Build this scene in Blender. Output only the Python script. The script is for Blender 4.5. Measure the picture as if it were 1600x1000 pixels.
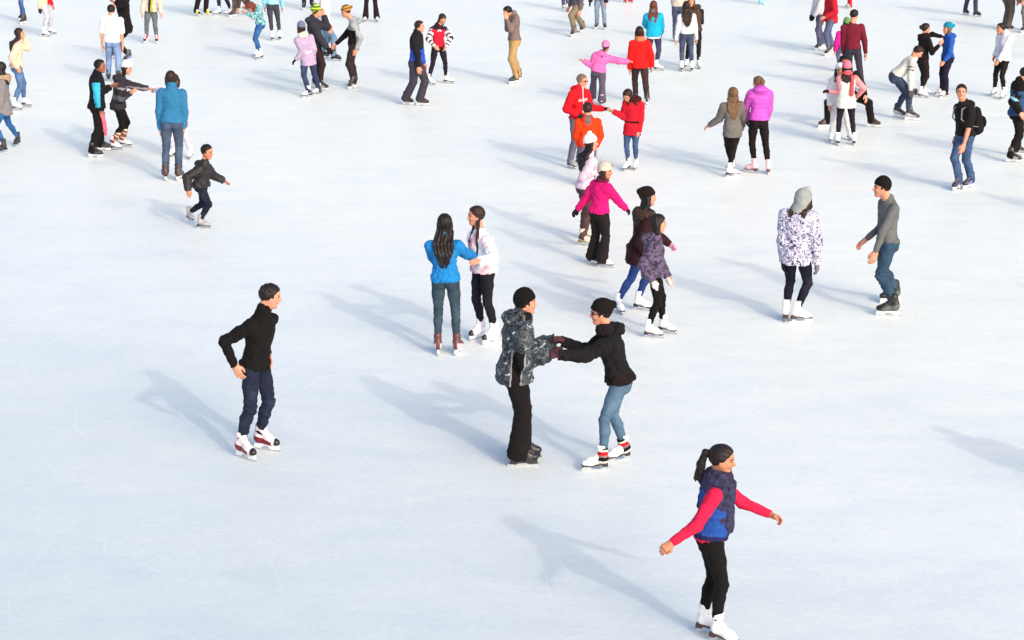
import bpy, math, numpy as np
from mathutils import Vector, Matrix
R = math.radians
scene = bpy.context.scene
for o in list(bpy.data.objects): bpy.data.objects.remove(o)

# ---------------------------------------------------------------- camera
FPX, HORIZON, CAMH = 3000.0, -330.0, 6.5          # focal length in photo pixels, horizon row, eye height (m)
PITCH = math.atan((500 - HORIZON) / FPX)
cam_data = bpy.data.cameras.new('camera')
cam = bpy.data.objects.new('camera', cam_data); scene.collection.objects.link(cam)
cam.location = (0, 0, CAMH); cam.rotation_euler = (math.pi/2 - PITCH, 0, 0)
cam_data.sensor_width = 36; cam_data.lens = 36 * FPX / 1600
cam_data.clip_start = .5; cam_data.clip_end = 2000
scene.camera = cam
scene.render.resolution_x, scene.render.resolution_y = 1024, 640

# ---------------------------------------------------------------- light
SUN_EL, SUN_AZ = 27.5, 148.0                       # elevation; compass azimuth of the sun, clockwise from +Y
world = bpy.data.worlds.new('World'); scene.world = world; world.use_nodes = True
wn = world.node_tree; sky = wn.nodes.new('ShaderNodeTexSky'); sky.sky_type = 'NISHITA'
sky.sun_disc = False; sky.sun_elevation = R(SUN_EL); sky.sun_rotation = R(SUN_AZ)
sky.air_density = 1.0; sky.dust_density = 4.0; sky.ozone_density = 1.0
bg = wn.nodes['Background']; bg.inputs['Strength'].default_value = .15
wn.links.new(sky.outputs[0], bg.inputs['Color'])
sd = bpy.data.lights.new('sun', 'SUN'); sd.energy = .66; sd.angle = R(1.4); sd.color = (1, .90, .73)
sun = bpy.data.objects.new('sun', sd); scene.collection.objects.link(sun)
sdir = Vector((math.sin(R(SUN_AZ))*math.cos(R(SUN_EL)), math.cos(R(SUN_AZ))*math.cos(R(SUN_EL)), math.sin(R(SUN_EL))))
sun.rotation_euler = sdir.to_track_quat('Z', 'Y').to_euler(); sun.location = (10, -10, 30)
scene.view_settings.view_transform = 'Standard'; scene.view_settings.look = 'None'
scene.view_settings.exposure = 0.82; scene.view_settings.gamma = 1

# ---------------------------------------------------------------- small helpers
A = lambda *v: np.array(v, float)
def nz(v): return v / max(np.linalg.norm(v), 1e-9)
CP, SP = math.cos(PITCH), math.sin(PITCH)
def ray(x, y):
    u, v = (x-800)/FPX, -(y-500)/FPX
    return A(u, CP + v*SP, -SP + v*CP)
def ground(x, y, z=0.0):
    r = ray(x, y); t = (z-CAMH)/r[2]; return A(r[0]*t, r[1]*t, z)
def atY(p, Y):
    r = ray(*p); t = Y/r[1]; return A(r[0]*t, Y, CAMH + r[2]*t)
def lin(c):
    c = [x/255 for x in c]; return tuple(x/12.92 if x <= .04045 else ((x+.055)/1.055)**2.4 for x in c)

# ---------------------------------------------------------------- materials
MATS = {}
def newmat(name):
    m = bpy.data.materials.new(name); m.use_nodes = True; n = m.node_tree
    return m, n, n.nodes['Principled BSDF']
def noise(n, scale, detail=3, coord='Object', rough=.55, dist=0, sc=None):
    tc = n.nodes.new('ShaderNodeTexCoord'); t = n.nodes.new('ShaderNodeTexNoise')
    t.inputs['Scale'].default_value = scale; t.inputs['Detail'].default_value = detail
    t.inputs['Roughness'].default_value = rough; t.inputs['Distortion'].default_value = dist
    if sc:
        mp = n.nodes.new('ShaderNodeMapping'); mp.inputs['Scale'].default_value = sc
        n.links.new(tc.outputs[coord], mp.inputs[0]); n.links.new(mp.outputs[0], t.inputs['Vector'])
    else: n.links.new(tc.outputs[coord], t.inputs['Vector'])
    return t
def ramp(n, src, stops, interp='LINEAR'):
    r = n.nodes.new('ShaderNodeValToRGB'); e = r.color_ramp.elements; r.color_ramp.interpolation = interp
    while len(e) < len(stops): e.new(.5)
    for k, (p, c) in enumerate(stops): e[k].position = p; e[k].color = (*c, 1)
    n.links.new(src, r.inputs[0]); return r
def bump(n, p, src, strength, dist=.01, prev=None):
    b = n.nodes.new('ShaderNodeBump'); b.inputs['Strength'].default_value = strength; b.inputs['Distance'].default_value = dist
    n.links.new(src, b.inputs['Height'])
    if prev: n.links.new(prev.outputs[0], b.inputs['Normal'])
    n.links.new(b.outputs[0], p.inputs['Normal']); return b
def cloth(rgb, kind='cloth', rough=.9, var=.16):
    key = (kind, tuple(rgb), rough)
    if key in MATS: return MATS[key]
    c = lin(rgb); lum = sum(c)/3; c = tuple(x*min(1, (lum/.06)**.6) for x in c) if kind not in ('skin', 'hair', 'fur') else c; c = tuple(x*(.84 if kind not in ('skin', 'hair') else (.5 if kind == 'hair' and lum < .05 else .9)) for x in c); m, n, p = newmat(kind)
    p.inputs['Roughness'].default_value = rough; p.inputs['Specular IOR Level'].default_value = .25 if rough > .6 else .5
    mul = lambda f: tuple(min(1, x*f) for x in c)
    if kind == 'denim':
        t = noise(n, 5, 4); lt = tuple(min(1, x*1.35+.012) for x in c)
        r = ramp(n, t.outputs[0], [(.3, mul(.7)), (.5, c), (.7, lt)])
        w = noise(n, 120, 2); b0 = bump(n, p, w.outputs[0], .25, .004)
        t2 = noise(n, 22, 4); bump(n, p, t2.outputs[0], .5, .015, b0)
    elif kind == 'knit':
        t = noise(n, 9, 4); r = ramp(n, t.outputs[0], [(.3, mul(1-var)), (.7, mul(1+var))])
        tc = n.nodes.new('ShaderNodeTexCoord'); w = n.nodes.new('ShaderNodeTexWave'); w.bands_direction = 'Z'
        w.inputs['Scale'].default_value = 30; w.inputs['Distortion'].default_value = 3; n.links.new(tc.outputs['Object'], w.inputs[0])
        b0 = bump(n, p, w.outputs[1], .3, .005); t2 = noise(n, 16, 4); bump(n, p, t2.outputs[0], .4, .02, b0)
    elif kind == 'shell':                                   # smooth synthetic jacket cloth
        t = noise(n, 6, 3); r = ramp(n, t.outputs[0], [(.3, mul(1-var*.7)), (.7, mul(1+var*.7))])
        t2 = noise(n, 14, 5, dist=1.2); b1 = bump(n, p, t2.outputs[0], .8, .03); t3 = noise(n, 45, 4, dist=.8); bump(n, p, t3.outputs[0], .4, .008, b1)
    elif kind == 'fur':
        t = noise(n, 60, 5); r = ramp(n, t.outputs[0], [(.3, mul(.45)), (.7, mul(1.6))])
        bump(n, p, t.outputs[0], .9, .02)
    elif kind == 'hair':
        p.inputs['Specular IOR Level'].default_value = .3
        t = noise(n, 45, 4, sc=(2.2, 2.2, .25)); r = ramp(n, t.outputs[0], [(.3, mul(.5)), (.72, mul(1.55))])
        bump(n, p, t.outputs[0], .6, .01)
    elif kind == 'skin':
        t = noise(n, 18, 3); r = ramp(n, t.outputs[0], [(.3, (c[0]*.93, c[1]*.84, c[2]*.8)), (.7, mul(1.05))])
        p.inputs['Subsurface Weight'].default_value = .0
    else:
        t = noise(n, 8, 4); r = ramp(n, t.outputs[0], [(.3, mul(1-var)), (.7, mul(1+var))])
        t2 = noise(n, 18, 4, dist=.6); b1 = bump(n, p, t2.outputs[0], .6, .026); t3 = noise(n, 55, 4); bump(n, p, t3.outputs[0], .4, .006, b1)
    n.links.new(r.outputs[0], p.inputs['Base Color'])
    MATS[key] = m; return m
def camo(name, cols, scale=16, dist=2.0, detail=3, rough=.75, stops=None, coord='Object'):
    if name in MATS: return MATS[name]
    m, n, p = newmat(name); t = noise(n, scale, detail, dist=dist, rough=.6, coord=coord)
    k = len(cols); st = stops or [.36 + .28*i/max(1, k-1) for i in range(k)]
    r = ramp(n, t.outputs[0], [(st[i], lin(cols[i])) for i in range(k)], 'LINEAR')
    t2 = noise(n, 14, 5, dist=1); bump(n, p, t2.outputs[0], .5, .02)
    n.links.new(r.outputs[0], p.inputs['Base Color']); p.inputs['Roughness'].default_value = rough
    MATS[name] = m; return m
def stripes(name, cols, scale, axis='Z', rough=.9, wob=1.5):
    if name in MATS: return MATS[name]
    m, n, p = newmat(name); tc = n.nodes.new('ShaderNodeTexCoord'); w = n.nodes.new('ShaderNodeTexWave')
    w.bands_direction = axis; w.wave_profile = 'SAW'; w.inputs['Scale'].default_value = scale; w.inputs['Distortion'].default_value = wob
    w.inputs['Detail Scale'].default_value = 3
    n.links.new(tc.outputs['Object'], w.inputs[0]); k = len(cols)
    r = ramp(n, w.outputs[1], [(i/k, lin(cols[i])) for i in range(k)], 'CONSTANT')
    n.links.new(r.outputs[0], p.inputs['Base Color']); p.inputs['Roughness'].default_value = rough
    t2 = noise(n, 90, 2); bump(n, p, t2.outputs[0], .4, .006); MATS[name] = m; return m
def plain(name, rgb, rough=.4, metal=0.0):
    key = (name, rgb, rough)
    if key in MATS: return MATS[key]
    m, n, p = newmat(name); c = lin(rgb); t = noise(n, 25, 4)
    r = ramp(n, t.outputs[0], [(.3, tuple(x*.85 for x in c)), (.7, tuple(min(1, x*1.1) for x in c))])
    n.links.new(r.outputs[0], p.inputs['Base Color']); p.inputs['Roughness'].default_value = rough; p.inputs['Metallic'].default_value = metal
    MATS[key] = m; return m

# ---------------------------------------------------------------- signed-distance modelling
def smin(a, b, k):
    if k <= 0: return np.minimum(a, b)
    h = np.maximum(k - np.abs(a-b), 0)/k
    return np.minimum(a, b) - h*h*k*.25
def norm(v): return np.sqrt(np.einsum('ij,ij->i', v, v))
class Shape:
    """a smooth union of rounded cones, ellipsoids and lofts, meshed by surface nets"""
    def __init__(s): s.pr = []; s.lo = A(9e9, 9e9, 9e9); s.hi = -s.lo; s.mods = []
    def box(s, p, r): s.lo = np.minimum(s.lo, p-r); s.hi = np.maximum(s.hi, p+r)
    def cone(s, a, b, ra, rb, k=.02):
        a, b = np.asarray(a, float), np.asarray(b, float); s.box(a, ra); s.box(b, rb); ba = b-a; L2 = max(ba@ba, 1e-12)
        def f(P):
            q = P-a; h = np.clip(q@ba/L2, 0, 1); return norm(q - h[:, None]*ba) - (ra + (rb-ra)*h)
        s.pr.append((f, k)); return s
    def chain(s, pts, k=.02, k0=None):
        for i in range(len(pts)-1):
            (a, ra), (b, rb) = pts[i], pts[i+1]; s.cone(a, b, ra, rb, (k0 if i == 0 and k0 is not None else k))
        return s
    def ell(s, c, r, M=None, k=.02):
        c = np.asarray(c, float); r = np.asarray(r, float); M = np.eye(3) if M is None else M   # M rows: axes
        s.box(c, r.max())
        def f(P):
            q = (P-c)@M.T; k0 = norm(q/r); k1 = norm(q/(r*r)); return k0*(k0-1)/np.maximum(k1, 1e-9)
        s.pr.append((f, k)); return s
    def torus(s, c, M, ra, rb, r, k=.01, rz=None):      # elliptic ring in the plane of M[0],M[1]
        c = np.asarray(c, float); s.box(c, max(ra, rb)+r); rz = rz or r
        def f(P):
            q = (P-c)@M.T; th = np.arctan2(q[:, 1]/rb, q[:, 0]/ra)
            dx = q[:, 0]-ra*np.cos(th); dy = q[:, 1]-rb*np.sin(th)
            return (np.sqrt((dx*dx+dy*dy)/(r*r) + (q[:, 2]/rz)**2)-1)*min(r, rz)
        s.pr.append((f, k)); return s
    def loft(s, A0, B0, Lt, st, k=.03, n=2.3, off=None):    # st: (t, half width, half depth)
        A0, B0 = np.asarray(A0, float), np.asarray(B0, float); T = np.linalg.norm(B0-A0); U = (B0-A0)/T
        Lt = nz(Lt-U*(Lt@U)); F = np.cross(Lt, U); ts = [x[0] for x in st]; aa = [x[1] for x in st]; bb = [x[2] for x in st]
        oo = [x[3] if len(x) > 3 else 0 for x in st]
        for t in (ts[0], ts[-1]): s.box(A0+U*T*t, max(aa)+.01)
        def f(P):
            q = P-A0; w = q@U/T; t = np.clip(w, ts[0], ts[-1]); a = np.interp(t, ts, aa); b = np.interp(t, ts, bb)
            v = q@F - np.interp(t, ts, oo); u = q@Lt
            d = ((np.abs(u/a)**n+np.abs(v/b)**n)**(1/n)-1)*np.minimum(a, b); e = (w-t)*T
            return np.where(e == 0, d, np.sqrt(np.maximum(d, 0)**2+e*e))
        s.pr.append((f, k)); return s
    def cut(s, p, n_, k=0.0):                              # remove what lies beyond the plane
        p = np.asarray(p, float); n_ = nz(np.asarray(n_, float))
        s.mods.append(lambda P, d: np.maximum(d, (P-p)@n_)); return s
    def mod(s, f): s.mods.append(f); return s
    def eval(s, P):
        d = None
        for f, k in s.pr: d = f(P) if d is None else smin(d, f(P), k)
        for m in s.mods: d = m(P, d)
        return d
    def mesh(s, vox):
        lo = s.lo-2*vox-.012; n = np.ceil((s.hi+2*vox+.012-lo)/vox).astype(int)+1
        ax = [lo[i]+vox*np.arange(n[i]) for i in range(3)]
        G = np.stack(np.meshgrid(*ax, indexing='ij'), -1).reshape(-1, 3)
        V = s.eval(G).reshape(n); V[V == 0] = 1e-7
        return nets(V, lo, vox)
def nets(V, lo, h):
    S = V < 0
    corners = [(i, j, k) for i in (0, 1) for j in (0, 1) for k in (0, 1)]
    sl = lambda a, c: a[c[0]:a.shape[0]-1+c[0], c[1]:a.shape[1]-1+c[1], c[2]:a.shape[2]-1+c[2]]
    cnt = sum(sl(S, c).astype(np.int8) for c in corners); act = (cnt > 0) & (cnt < 8)
    idx = -np.ones(act.shape, np.int64); I = np.argwhere(act); idx[act] = np.arange(len(I))
    acc = np.zeros((len(I), 3)); nn = np.zeros(len(I))
    for c in corners:
        for ax in range(3):
            if c[ax]: continue
            e = list(c); e[ax] = 1
            va = V[I[:, 0]+c[0], I[:, 1]+c[1], I[:, 2]+c[2]]; vb = V[I[:, 0]+e[0], I[:, 1]+e[1], I[:, 2]+e[2]]
            m = (va < 0) != (vb < 0); t = np.where(m, va/np.where(m, va-vb, 1), 0)
            p = np.zeros((len(I), 3)); p[:] = c; p[:, ax] += t
            acc[m] += p[m]; nn[m] += 1
    verts = lo + h*(I + acc/nn[:, None])
    faces = []
    for ax in range(3):
        o1, o2 = [(1, 2), (2, 0), (0, 1)][ax]
        a = np.take(S, range(S.shape[ax]-1), ax); b = np.take(S, range(1, S.shape[ax]), ax)
        E = np.argwhere(a != b)
        E = E[(E[:, o1] > 0) & (E[:, o2] > 0) & (E[:, o1] < S.shape[o1]-1) & (E[:, o2] < S.shape[o2]-1)]
        if not len(E): continue
        def g(d1, d2):
            q = E.copy(); q[:, o1] -= d1; q[:, o2] -= d2; return idx[q[:, 0], q[:, 1], q[:, 2]]
        Q = np.stack([g(1, 1), g(0, 1), g(0, 0), g(1, 0)], 1)
        fl = ~a[E[:, 0], E[:, 1], E[:, 2]] ; Q[fl] = Q[fl][:, ::-1]
        faces.append(Q)
    return verts, np.concatenate(faces)
def to_mesh(name, v, f, mats, mi=None, smooth=True):
    me = bpy.data.meshes.new(name); me.vertices.add(len(v)); me.vertices.foreach_set('co', np.asarray(v, np.float32).ravel())
    me.loops.add(f.size); me.loops.foreach_set('vertex_index', f.astype(np.int32).ravel()); me.polygons.add(len(f))
    me.polygons.foreach_set('loop_start', np.arange(len(f), dtype=np.int32)*4); me.polygons.foreach_set('loop_total', np.full(len(f), 4, np.int32))
    if mi is not None: me.polygons.foreach_set('material_index', mi.astype(np.int32))
    if smooth: me.polygons.foreach_set('use_smooth', np.ones(len(f), bool))
    for m in mats: me.materials.append(m)
    me.update(); me.validate(); return me
def link(name, me, parent=None):
    o = bpy.data.objects.new(name, me); scene.collection.objects.link(o)
    if parent is not None: o.parent = parent
    return o
def wr(P, seed, f, amp, ax=None, sq=.35):
    """folds in cloth; slower along ax"""
    Q = P*f
    if ax is not None: Q = Q - np.outer(Q@ax, ax)*(1-sq)
    s = seed*1.7
    a = np.sin(Q@A(.62, -.45, .9)+s+1.9*np.sin(Q@A(.3, .71, -.35)+2.1*s))
    b = np.sin(Q@A(-1.1, .9, 1.3)*1.3+s*3+1.6*np.sin(Q@A(.9, .2, .55)+s))
    return amp*(.55-np.abs(a))+amp*.6*(.5-np.abs(b))

# ---------------------------------------------------------------- skates (built once per look, mesh shared)
SK = {}
def prism(name, poly, half, mat, parent=None):               # outline in x,z extruded along y
    n = len(poly); v = [(x, -half, z) for x, z in poly] + [(x, half, z) for x, z in poly]
    f = [tuple(range(n-1, -1, -1)) if False else tuple(range(n)), tuple(range(2*n-1, n-1, -1))]
    f += [(i, i+n, (i+1) % n+n, (i+1) % n) for i in range(n)]
    me = bpy.data.meshes.new(name); me.from_pydata(v, [], f); me.materials.append(mat); me.update(); return me
STEEL = plain('steel', (205, 210, 218), .25, .8)
def skate_mesh(kind, col, col2, vox, kind_=''):
    key = (kind, col, col2, vox, kind_ == 'blackb')
    if key in SK: return SK[key]
    s = Shape(); x = A
    mb = plain('boot_leather', col, .42); m2 = plain('boot_trim', col2, .45); parts = {}
    if kind == 'figure':
        s.cone(x(-.075, 0, .125), x(-.07, 0, .14), .038, .04).cone(x(-.05, 0, .11), x(.06, 0, .098), .034, .041, .03)
        s.cone(x(.06, 0, .094), x(.118, 0, .086), .041, .031, .03).cone(x(-.066, 0, .14), x(-.05, 0, .275), .041, .05, .03)
        s.cone(x(-.03, 0, .15), x(.06, 0, .108), .036, .033, .03)
        s.cut(x(0, 0, .285), x(-.1, 0, 1)).mod(lambda P, d: np.maximum(d, (.066+np.clip((.03-P[:, 0])*.22, 0, .028))-P[:, 2]))
        s.mod(lambda P, d: d + .0022*np.sin(P[:, 2]*210)*(np.abs(P[:, 1]) < .02)*(P[:, 0] > -.03)*(P[:, 2] > .12))
        v, f = s.mesh(vox); fc = v[f].mean(1)
        me = to_mesh('skate', v, f, [mb, m2], ((fc[:, 2] > .27)).astype(int)*0)
        sole = [(.15, .055), (.15, .066), (.05, .066), (-.06, .088), (-.118, .09), (-.118, .05), (-.062, .05), (-.05, .07), (.04, .055)]
        parts['sole'] = prism('sole', sole, .034, m2)
        bl = [(-.15, .002), (-.155, .014), (-.11, .02), (-.105, .055), (-.07, .055), (-.055, .022), (.05, .022), (.06, .056), (.12, .056), (.135, .03), (.165, .022), (.162, .008), (.14, .0), (-.13, 0)]
        parts['blade'] = prism('blade', bl, .0035, STEEL)
    elif kind == 'hockey':
        s.cone(x(-.08, 0, .12), x(-.075, 0, .15), .042, .043).cone(x(-.06, 0, .11), x(.07, 0, .1), .04, .043, .03)
        s.cone(x(.06, 0, .098), x(.12, 0, .093), .044, .036, .03).cone(x(-.072, 0, .14), x(-.055, 0, .245), .043, .05, .03)
        s.cone(x(-.02, 0, .2), x(.06, 0, .115), .034, .032, .035).cone(x(-.02, 0, .225), x(-.005, 0, .262), .036, .02, .02)
        s.mod(lambda P, d: np.maximum(d, .068-P[:, 2]))
        s.mod(lambda P, d: d + .003*np.sin((P[:, 2]-P[:, 0]*.5)*190)*(np.abs(P[:, 1]) < .022)*(P[:, 0] > -.03)*(P[:, 0] < .09)*(P[:, 2] > .12))
        v, f = s.mesh(vox); fc = v[f].mean(1)
        side = (np.abs(fc[:, 1]) > .024) & (fc[:, 2] < .13-.28*fc[:, 0]) & (fc[:, 0] < .085); toe = fc[:, 0] > .11
        tng = (np.abs(fc[:, 1]) < .02) & (fc[:, 0] > -.03) & (~toe)
        mi = np.where(toe, 2, np.where(tng, 3, np.where(side, 1, 0)))
        me = to_mesh('skate', v, f, [mb, m2, plain('toe_cap', (28, 26, 30), .35), plain('tongue', (225, 222, 230) if sum(col) > 250 else (90, 90, 95), .6)], mi)
        hold = [(.13, .07), (-.11, .07), (-.115, .05), (-.1, .02), (-.06, .02), (-.045, .05), (.04, .05), (.055, .02), (.12, .02), (.135, .04)]
        hold2 = [(.14, .07), (-.115, .07), (-.13, .026), (-.06, .022), (-.03, .045), (.03, .045), (.06, .022), (.15, .026)]
        parts['blade_holder'] = prism('blade_holder', hold2, .012, plain('holder', (232, 234, 238) if sum(col) > 250 else ((235, 236, 240) if kind_ != 'blackb' else (44, 44, 48)), .35))
        bl = [(-.14, .003), (-.148, .02), (-.13, .03), (.14, .03), (.162, .018), (.15, .003), (.12, 0), (-.11, 0)]
        parts['blade'] = prism('blade', bl, .0032, STEEL)
    if vox < .006:
        L_ = Shape(); ys = .017
        pts = [(.07+.0, .139), (.045, .15), (.02, .163), (-.002, .183), (-.01, .21), (-.008, .237)] if kind == 'figure' else [(.075, .14), (.05, .152), (.025, .168), (.01, .19), (.0, .213), (-.003, .236)]
        for a_, b_ in zip(pts, pts[1:]):
            L_.cone(x(a_[0], ys, a_[1]), x(b_[0], -ys, b_[1]), .0035, .0035, .001).cone(x(a_[0], -ys, a_[1]), x(b_[0], ys, b_[1]), .0035, .0035, .001)
        lv, lf = L_.mesh(.003); parts['laces'] = to_mesh('laces', lv, lf, [plain('laces', (214, 212, 222) if kind == 'figure' or sum(col) < 200 else (90, 84, 110), .8)])
    SK[key] = (me, parts); return SK[key]

SKC = {  # look of the skates
 'white': ('figure', (236, 236, 238), (70, 50, 48)), 'whiteb': ('figure', (238, 238, 240), (45, 42, 48)), 'pink': ('figure', (238, 190, 200), (90, 60, 68)),
 'grey': ('figure', (158, 156, 160), (60, 58, 62)), 'tan': ('figure', (180, 150, 130), (70, 50, 45)), 'cream': ('figure', (225, 215, 190), (150, 130, 80)),
 'blackb': ('hockey', (30, 28, 32), (50, 50, 54)), 'black': ('hockey', (34, 32, 36), (70, 70, 74)), 'maroon': ('hockey', (208, 200, 208), (112, 24, 38)), 'silver': ('hockey', (48, 48, 52), (170, 172, 175)),
 'lilac': ('hockey', (214, 208, 226), (236, 234, 242)), 'brown': ('hockey', (60, 40, 38), (90, 60, 55)), 'red': ('hockey', (205, 30, 60), (240, 235, 240)),
'dull': ('hockey', (92, 50, 54), (188, 182, 190)), 'green': ('hockey', (34, 36, 38), (88, 92, 92)), 'redboot': ('figure', (225, 25, 35), (200, 30, 40)), 'aqua': ('figure', (150, 215, 235), (120, 190, 215)),
 'yellow': ('hockey', (225, 225, 90), (215, 210, 60)), 'darkfig': ('figure', (52, 48, 50), (30, 28, 30)), 'violet': ('hockey', (60, 55, 75), (130, 120, 180))}
SKINS = {'l': (210, 148, 122), 'm': (192, 130, 100), 'd': (146, 90, 68)}
HAIRC = {'brown': (60, 36, 28), 'dark': (38, 26, 24), 'black': (26, 22, 24), 'light': (108, 80, 58), 'chest': (96, 56, 38), 'blond': (170, 140, 100)}

def ik(a, b, l1, l2, pole):
    d = np.linalg.norm(b-a); f = d/((l1+l2)*.997); st = 1.0
    if f > 1: l1, l2, st = l1*f, l2*f, f
    u = (b-a)/d; x = (l1*l1-l2*l2+d*d)/(2*d); h = math.sqrt(max(l1*l1-x*x, 0))
    p = nz(pole - u*(pole@u)); return a+u*x+p*h, st

def hand_shape(w, xd, th, zd, s, curl, grow, left):
    """palm + four fingers of different lengths + thumb; w wrist, xd finger direction, th thumb side, zd back of hand"""
    S = Shape(); g = grow; q = lambda x, y, z: w + (xd*x + th*y + zd*z)*s
    S.cone(q(-.03, 0, 0), q(.012, 0, 0), .021*s+g, .021*s+g)
    fin = [(.031, .070, .0085), (.0105, .078, .0088), (-.0105, .072, .0083), (-.030, .056, .0073)]
    for y, L, r in fin: S.cone(q(.01, y*.55, 0), q(.088-.25*abs(y), y, .001), .0155*s+g, .0115*s+g, .02*s)
    for i, (y, L, r) in enumerate(fin):
        a = curl*(.75+.12*i); x, z = .088-.25*abs(y), 0.0; ang = -a*.6; yy = y
        for j, fr in enumerate((.46, .3, .24)):
            x2, z2 = x+L*fr*math.cos(ang), z+L*fr*math.sin(ang); y2 = yy+y*.10*(1-min(1, curl))
            S.cone(q(x, yy, z), q(x2, y2, z2), (r-.0006*j)*s+g, (r-.0006*(j+1))*s+g, .005*s); x, z, yy = x2, z2, y2; ang -= a
    t = [(q(.012, .018, -.004), .014), (q(.045, .047, -.014-.01*curl), .0115), (q(.07, .056-.014*curl, -.022-.014*curl), .0102), (q(.092, .055-.026*curl, -.03-.016*curl), .0085)]
    S.chain([(p, r*s+g) for p, r in t], .007*s, .015*s); return S

LOG = []
class Person:
    def __init__(p, label, face, feet, hip=None, neck=None, head=None, hl=None, hr=None, el=None, er=None, H=None, look=None,
                 tilt=0, sex='f', twist=0, bend=.012, skin='l', hy=0, ny=0, hdy=0, pole=0, hsc=1.0, skates='white', hair=('short', 'brown'), curl=(.45, .45), seed=None,
                 jawopen=0, name='person', group='people skating on the ice', lift=(0, 0), sgl=False):
        p.label, p.sex, p.skin = label, sex, skin; p.seed = seed if seed is not None else len(LOG)+1
        # feet: contact points on the ice, and heading from heel-toe pairs where given
        G, ang = [], []
        for i, ft in enumerate(feet):
            if len(ft) == 4:
                a, b = ground(ft[0], ft[1], lift[i]), ground(ft[2], ft[3], lift[i]); G.append((a+b)/2); ang.append(math.atan2(b[1]-a[1], b[0]-a[0]))
            else: G.append(ground(*ft, lift[i])); ang.append(R(face)+(R(10) if i == 0 else -R(10)))
        p.G = G; Y0 = (G[0][1]+G[1][1])/2; X0 = (G[0][0]+G[1][0])/2; p.base = A(X0, Y0, 0)
        F0 = A(math.cos(R(face)), math.sin(R(face)), 0); L0 = A(-F0[1], F0[0], 0); p.F0, p.L0 = F0, L0; Z = A(0, 0, 1)
        if H is None:
            hz = atY(head, Y0+hy+ny)[2] if head else 1.6; H = (hz-.07)/.935 if head else 1.66
        p.H = H; hh = hsc*(.78+.22*H/1.7)*(.96 if sex == 'f' else 1.0)    # head scale
        p.hs = hh
        hip3 = atY(hip, Y0+hy) if hip else A(X0, Y0, .07+.525*H)
        tf = face+twist; F1 = A(math.cos(R(tf)), math.sin(R(tf)), 0); L1 = A(-F1[1], F1[0], 0)
        neck3 = atY(neck, Y0+hy+ny) if neck else hip3 + Z*(.305*H) + F1*.02
        U = nz(neck3-hip3); T = np.linalg.norm(neck3-hip3); L1 = nz(L1-U*(L1@U)); F1 = np.cross(L1, U)
        ank0 = [G[i]+A(-.062*math.cos(ang[i]), -.062*math.sin(ang[i]), .15)*(H/1.7)**.8 for i in (0, 1)]; want = .48*H*(1-bend)
        if hip:                                            # slide the hip along the trunk line until the straighter leg has its natural length
            if not neck:
                bk = min((abs(max(np.linalg.norm(hip3+Z*t + L0*.05*H*sg - A(0, 0, .015*H)-ank0[i]) for i, sg in ((0, 1), (1, -1)))-want), t) for t in np.linspace(-.3, .3, 61))
                hip3 = hip3+Z*bk[1]; neck3 = hip3 + Z*(.305*H) + F1*.02
            bk = (0, 0) if not neck else min((abs(max(np.linalg.norm(hip3+(neck3-hip3)*t + L0*.05*H*sg - A(0, 0, .015*H)-ank0[i]) for i, sg in ((0, 1), (1, -1)))-want), t) for t in np.linspace(-.35, .35, 71))
            hip3 = hip3+(neck3-hip3)*bk[1]; U = nz(neck3-hip3); T = np.linalg.norm(neck3-hip3); L1 = nz(L1-U*(L1@U)); F1 = np.cross(L1, U)
        p.hip, p.neck, p.U, p.T, p.L, p.F = hip3, neck3, U, T, L1, F1
        lk = R(face+twist if look is None else look)
        HF = A(math.cos(lk)*math.cos(R(tilt)), math.sin(lk)*math.cos(R(tilt)), -math.sin(R(tilt))); HL = nz(np.cross(Z, HF)); HU = np.cross(HF, HL)
        p.HM = np.stack([HF, HL, HU])
        p.hc = atY(head, neck3[1]+hdy+.045*HF[1]) if head else neck3+Z*.135*hh/1.0*(H/1.7)**.3+F1*.035
        sw = (.112 if sex == 'm' else .098)*H; p.sw = sw; hw = .05*H
        p.S = [neck3-U*.040*H+L1*sw*sg for sg in (1, -1)]
        p.HJ = [hip3+L0*hw*sg - Z*.015*H for sg in (1, -1)]
        fs = p.fs = (H/1.7)**.8*(1.0 if sex == 'f' else 1.04)
        p.ank, p.knee, p.ang, st = [], [], ang, []
        for i in (0, 1):
            c, s_ = math.cos(ang[i]), math.sin(ang[i]); an = G[i]+A(-.062*c, -.062*s_, .15)*fs
            kn, q = ik(p.HJ[i], an, .245*H, .235*H, nz(A(c, s_, 0)*.3+F0*.9+L0*(pole+.08)*(1 if i == 0 else -1)))
            p.ank.append(an); p.knee.append(kn); st.append(q)
        p.W, p.E = [], []
        for i, (h, e) in enumerate(((hl, el), (hr, er))):
            sg = 1 if i == 0 else -1; S = p.S[i]; l1, l2 = .178*H, .152*H
            if h is None: w = S - Z*(l1+l2)*.95 + L1*sg*.05*H + F1*.05*H
            else:
                dy = h[2] if len(h) > 2 else None
                if dy is None: dy = F1[1]*.08
                if isinstance(dy, str):
                    w0 = atY(h[:2], S[1]); dd = math.hypot(w0[0]-S[0], w0[2]-S[2]); dy = (1 if dy == '+' else -1)*math.sqrt(max((.93*(l1+l2))**2-dd*dd, .0016))
                w = atY(h[:2], S[1]+dy)
            if e is not None:
                ep = atY(e[:2], (S[1]+w[1])/2 + (e[2] if len(e) > 2 else 0)); pole_ = ep-(S+w)/2 + A(0, 1e-4, 0)
            else: pole_ = -F1*.7+L1*sg*.35-Z*.3
            rr = np.linalg.norm(w-S); w = S+(w-S)*min(1, 1.07*(l1+l2)/rr)
            E_, q = ik(S, w, l1, l2, pole_); p.W.append(w); p.E.append(E_); st.append(q)
        LOG.append((label[:34], round(H, 2), [round(float(x), 2) for x in st], round(float(T/H), 2)))
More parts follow.
